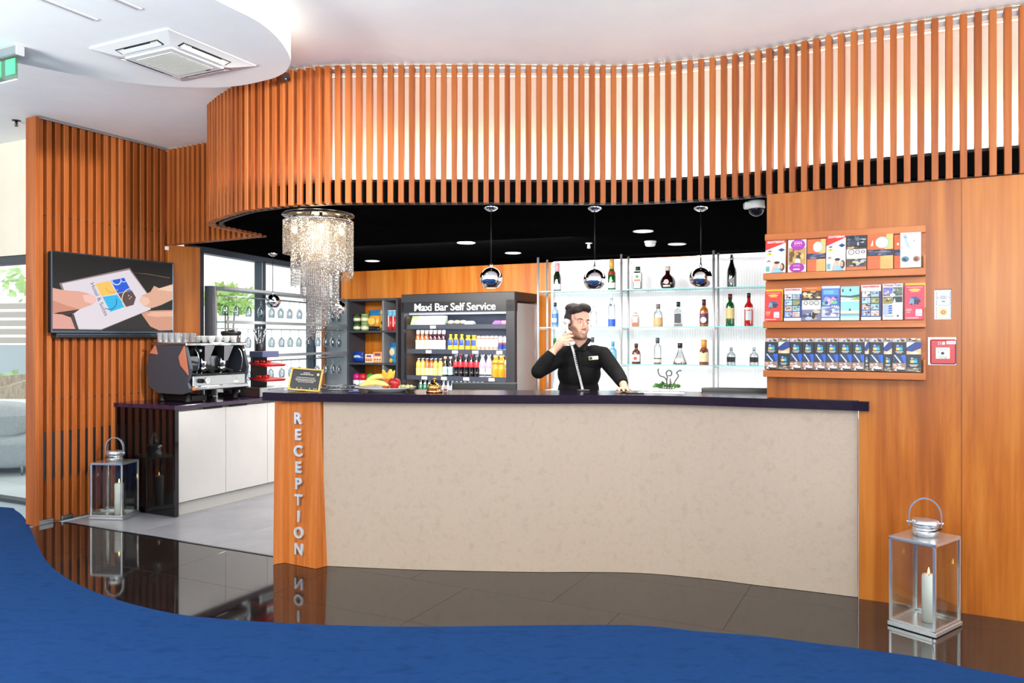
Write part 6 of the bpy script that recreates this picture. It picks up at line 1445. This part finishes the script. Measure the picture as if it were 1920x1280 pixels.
# trousers and shoes, standing on the floor
tr_ = MB()
tr_.ball((.486, 5.78, .92), (.17, .125, .10), X, 18, 12)
for s in (-1, 1): tr_.tube([(.486 + s * .085, 5.78, .90), (.486 + s * .09, 5.775, .5), (.486 + s * .095, 5.79, .07)], [.095, .07, .055], X, 14)
evaluated('trousers', tr_, .012, 2, mat((18, 18, 22), .8), man)
for s in (-1, 1): ft('shoe', MB().loft([[(.486 + s * .095 + .045 * math.cos(a) * f, 5.74 + .14 * math.sin(a) * f, z) for a in [2 * PI * k / 16 for k in range(16)]] for f, z in ((1, .0), (1.03, .02), (.95, .05), (.6, .09))], BLACK, True))
# telephone receiver with a coiled cord
ph = thing('telephone_receiver', 'white telephone receiver with a coiled cord held to the ear of the man', 'telephone')
PHW = mat((214, 214, 216), .3)
A0, A1 = Vector((.392, 5.640, 1.612)), Vector((.424, 5.602, 1.462))
obj('handle', MB().tube(spline([A0, A0.lerp(A1, .3) + Vector((-.012, -.012, 0)), A0.lerp(A1, .7) + Vector((-.010, -.014, 0)), A1], 6), .0115, PHW, 12), ph)
obj('earpiece', MB().tube([A0 + Vector((-.008, -.006, .004)), A0 + Vector((.014, .014, .0))], [.021, .019], PHW, 18).ball(A0 + Vector((-.008, -.006, .004)), .0205, PHW, 14, 8), ph)
obj('mouthpiece', MB().tube([A1 + Vector((-.006, -.006, -.002)), A1 + Vector((.014, .014, .004))], [.019, .017], PHW, 18).ball(A1 + Vector((-.006, -.006, -.002)), .0185, PHW, 14, 8), ph)
B0, B1 = A1 + Vector((.0, -.008, -.022)), Vector((.487, 5.44, 1.142))
P = []; turns = 34
ctrl = spline([B0, (.435, 5.575, 1.40), (.455, 5.535, 1.30), (.475, 5.49, 1.21), B1], 40)
for k in range(turns * 8 + 1):
    f = k / (turns * 8); q = ctrl[min(int(f * (len(ctrl) - 1)), len(ctrl) - 2)].lerp(ctrl[min(int(f * (len(ctrl) - 1)) + 1, len(ctrl) - 1)], f * (len(ctrl) - 1) - int(f * (len(ctrl) - 1)))
    a = 2 * PI * k / 8; rr = .0068 if f > .06 else .0068 * f / .06
    P.append((q.x + rr * math.cos(a), q.y + rr * .8 * math.sin(a), q.z + rr * .55 * math.sin(a)))
obj('cord', MB().tube(P, .0023, PHW, 5), ph, 'white coiled cord')
tb_ = thing('telephone', 'white telephone base on the desk at the end of the coiled cord', 'telephone', (.487, 5.405, Z0), R(4))
obj('base', MB().box((0, 0, .0045), (.08, .075, .008), mat((60, 60, 66), .4), .003), tb_); obj('socket', MB().box((0, .034, .008), (.02, .012, .010), PHW, .002), tb_)
# ------------------------------------------------------------------ the terrace seen through the glass
OW = lambda px, Y: ((px - 960) / 1480 * Y, Y)
sf = thing('outdoor_sofa', 'rounded pale grey lounge seat on the terrace beyond the far left glass', 'sofa', (-5.86, 8.95, -.002), R(-4))
FAB = mottled('pale_grey_fabric', (176, 182, 188), (194, 198, 202), 40, .85, .3, 200)
def puff(name, c, d, e, m, parent):      # a soft squared cushion
    pw = lambda v: math.copysign(abs(v) ** e, v); mb = MB(); rings = []
    for a in range(13):
        ph = -PI / 2 + PI * (a + .02) / 12.04
        rings.append([(c[0] + d[0] / 2 * pw(math.cos(ph)) * pw(math.cos(th)), c[1] + d[1] / 2 * pw(math.cos(ph)) * pw(math.sin(th)), c[2] + d[2] / 2 * pw(math.sin(ph))) for th in [2 * PI * (k + .5) / 32 for k in range(32)]])
    return obj(name, mb.loft(rings, m, True), parent)
puff('seat', (0, 0, .27), (1.42, .86, .42), .5, FAB, sf); puff('back_cushion', (-.08, -.22, .60), (1.28, .36, .40), .42, FAB, sf)
for i in (-1, 1):
    for j in (-1, 1): obj('leg', MB().cyl((i * .52, j * .28, .0), (i * .52, j * .28, .14), .012, STEEL, 10), sf)
ot = thing('outdoor_table', 'white topped low table on the terrace behind the grey seat', 'table', (-6.0, 9.75, -.002), R(-8))
obj('top', MB().box((0, 0, .70), (1.5, .6, .04), WHITE, .006), ot)
for i in (-1, 1):
    for j in (-1, 1): obj('leg', MB().box((i * .68, j * .24, .34), (.04, .04, .68), WHITE), ot)
wk = thing('wicker_chair', 'beige wicker tub chair on the terrace behind the white table', 'chair', (-7.0, 10.6, -.002), R(150))
WICK = mottled('wicker', (150, 126, 100), (196, 176, 150), 30, .8, .5, 80, 4, .3, (1, 1, .3))
def shell(r, z0, top, a0, a1, n=26):
    rings = []
    for k in range(n + 1):
        a = R(a0 + (a1 - a0) * k / n); h = top - .14 * abs(2 * k / n - 1) ** 2
        x, y = math.cos(a), math.sin(a)
        rings.append([(r * x, r * y, z0), (r * 1.08 * x, r * 1.08 * y, h), (r * 1.0 * x, r * 1.0 * y, h + .01), (r * .92 * x, r * .92 * y, z0)])
    return rings
obj('back', MB().loft(shell(.5, .2, .98, -200, 20), WICK), wk); obj('seat', MB().lathe([(.45, .2), (.46, .38), (.4, .44), (0, .44)], FAB, 24), wk)
for a in (45, 135, 225, 315): obj('leg', MB().cyl((.36 * math.cos(R(a)), .36 * math.sin(R(a)), 0), (.36 * math.cos(R(a)), .36 * math.sin(R(a)), .22), .018, WICK, 8), wk)
def leaves(n, rx, ry, rz, size, m, seed, cz=0):
    mb = MB(); rn = random.Random(seed)
    for k in range(n):
        while True:
            p = Vector((rn.uniform(-1, 1), rn.uniform(-1, 1), rn.uniform(-1, 1)))
            if .3 < p.length < 1: break
        c = Vector((p.x * rx, p.y * ry, p.z * rz + cz)); d = Vector((rn.uniform(-1, 1), rn.uniform(-1, 1), rn.uniform(-.5, 1))).normalized(); s = d.orthogonal().normalized() * size * .3; l = size * rn.uniform(.6, 1.2)
        mb.add([c, c + d * l * .5 + s, c + d * l, c + d * l * .5 - s], [(0, 1, 2), (0, 2, 3)], m)
    return mb
LG = mottled('bush_green', (130, 180, 106), (186, 222, 156), 6, .6); LG2 = mottled('tree_green', (176, 222, 130), (214, 240, 170), 4, .6)
def bush(label, x, y, rx, ry, rz, seed, m=LG, name='shrub', cat='shrub', trunk=0, n=420, size=.16):
    t = thing(name, label, cat, (x, y, -.002))
    obj('foliage', leaves(n, rx, ry, rz, size, m, seed, trunk + rz * .9), t, kind='stuff')
    mb = MB(); rn = random.Random(seed)
    for k in range(3): mb.cyl((rn.uniform(-.05, .05), rn.uniform(-.05, .05), 0), (rn.uniform(-.3, .3) * rx, rn.uniform(-.3, .3) * ry, trunk + rz), .014, mat((150, 140, 120), .9), 6)
    obj('stem', mb, t)
x, y = OW(-130, 11.8); bush('green shrub beside the pale fence, left one beyond the far left glass', x, y, .55, .4, .46, 1, LG)
x, y = OW(36, 12.2); bush('light green shrub by the orange planter beyond the far left glass', x, y, .62, .4, .50, 2, LG)
x, y = OW(210, 12.4); bush('light green shrub half hidden by the slatted partition', x, y, .5, .4, .55, 7, LG)
x, y = OW(64, 14.5); bush('young tree with pale leaves high beyond the far left glass', x, y, .55, .5, .6, 3, LG2, 'tree', 'tree', 2.1, 150, .2)
x, y = OW(428, 15.0); bush('bright green tree seen through the glasses of the window rack', x, y, .45, .4, .26, 4, LG2, 'tree', 'tree', 1.95, 300, .2)
x, y = OW(440, 12.8); bush('low yellow green shrub outside the window behind the espresso machine', x, y, .4, .3, .3, 5, LG2, n=200)
x, y = OW(62, 11.25); pz = thing('planter', 'long orange terracotta planter beyond the wicker chair', 'planter', (x, y, -.002), R(-10))
obj('trough', MB().box((0, 0, .36), (1.0, .24, .72), mat((206, 140, 110), .7), .02), pz); obj('soil', MB().box((0, 0, .73), (.94, .2, .03), mat((196, 104, 66), .9)), pz)
x, y = OW(20, 13.6)
fe = thing('garden_fence', 'pale fence of horizontal boards on posts beyond the shrubs', 'fence', (x - .6, y, -.002), R(-12))
obj('base_panel', MB().box((0, .03, .7), (5.2, .04, 1.36), mat((176, 190, 200), .6)), fe, 'grey blue lower panel')
bdm = MB().box((0, 0, 0), (5.2, .025, .10), mat((188, 178, 170), .7), .004).mesh('board')
for k in range(5): obj('board', bdm, fe, loc=(0, 0, 1.46 + k * .145))
for k in range(5): obj('post', MB().box((-2.5 + k * 1.25, .04, 1.08), (.07, .06, 2.16), mat((226, 226, 224), .6), .004), fe)
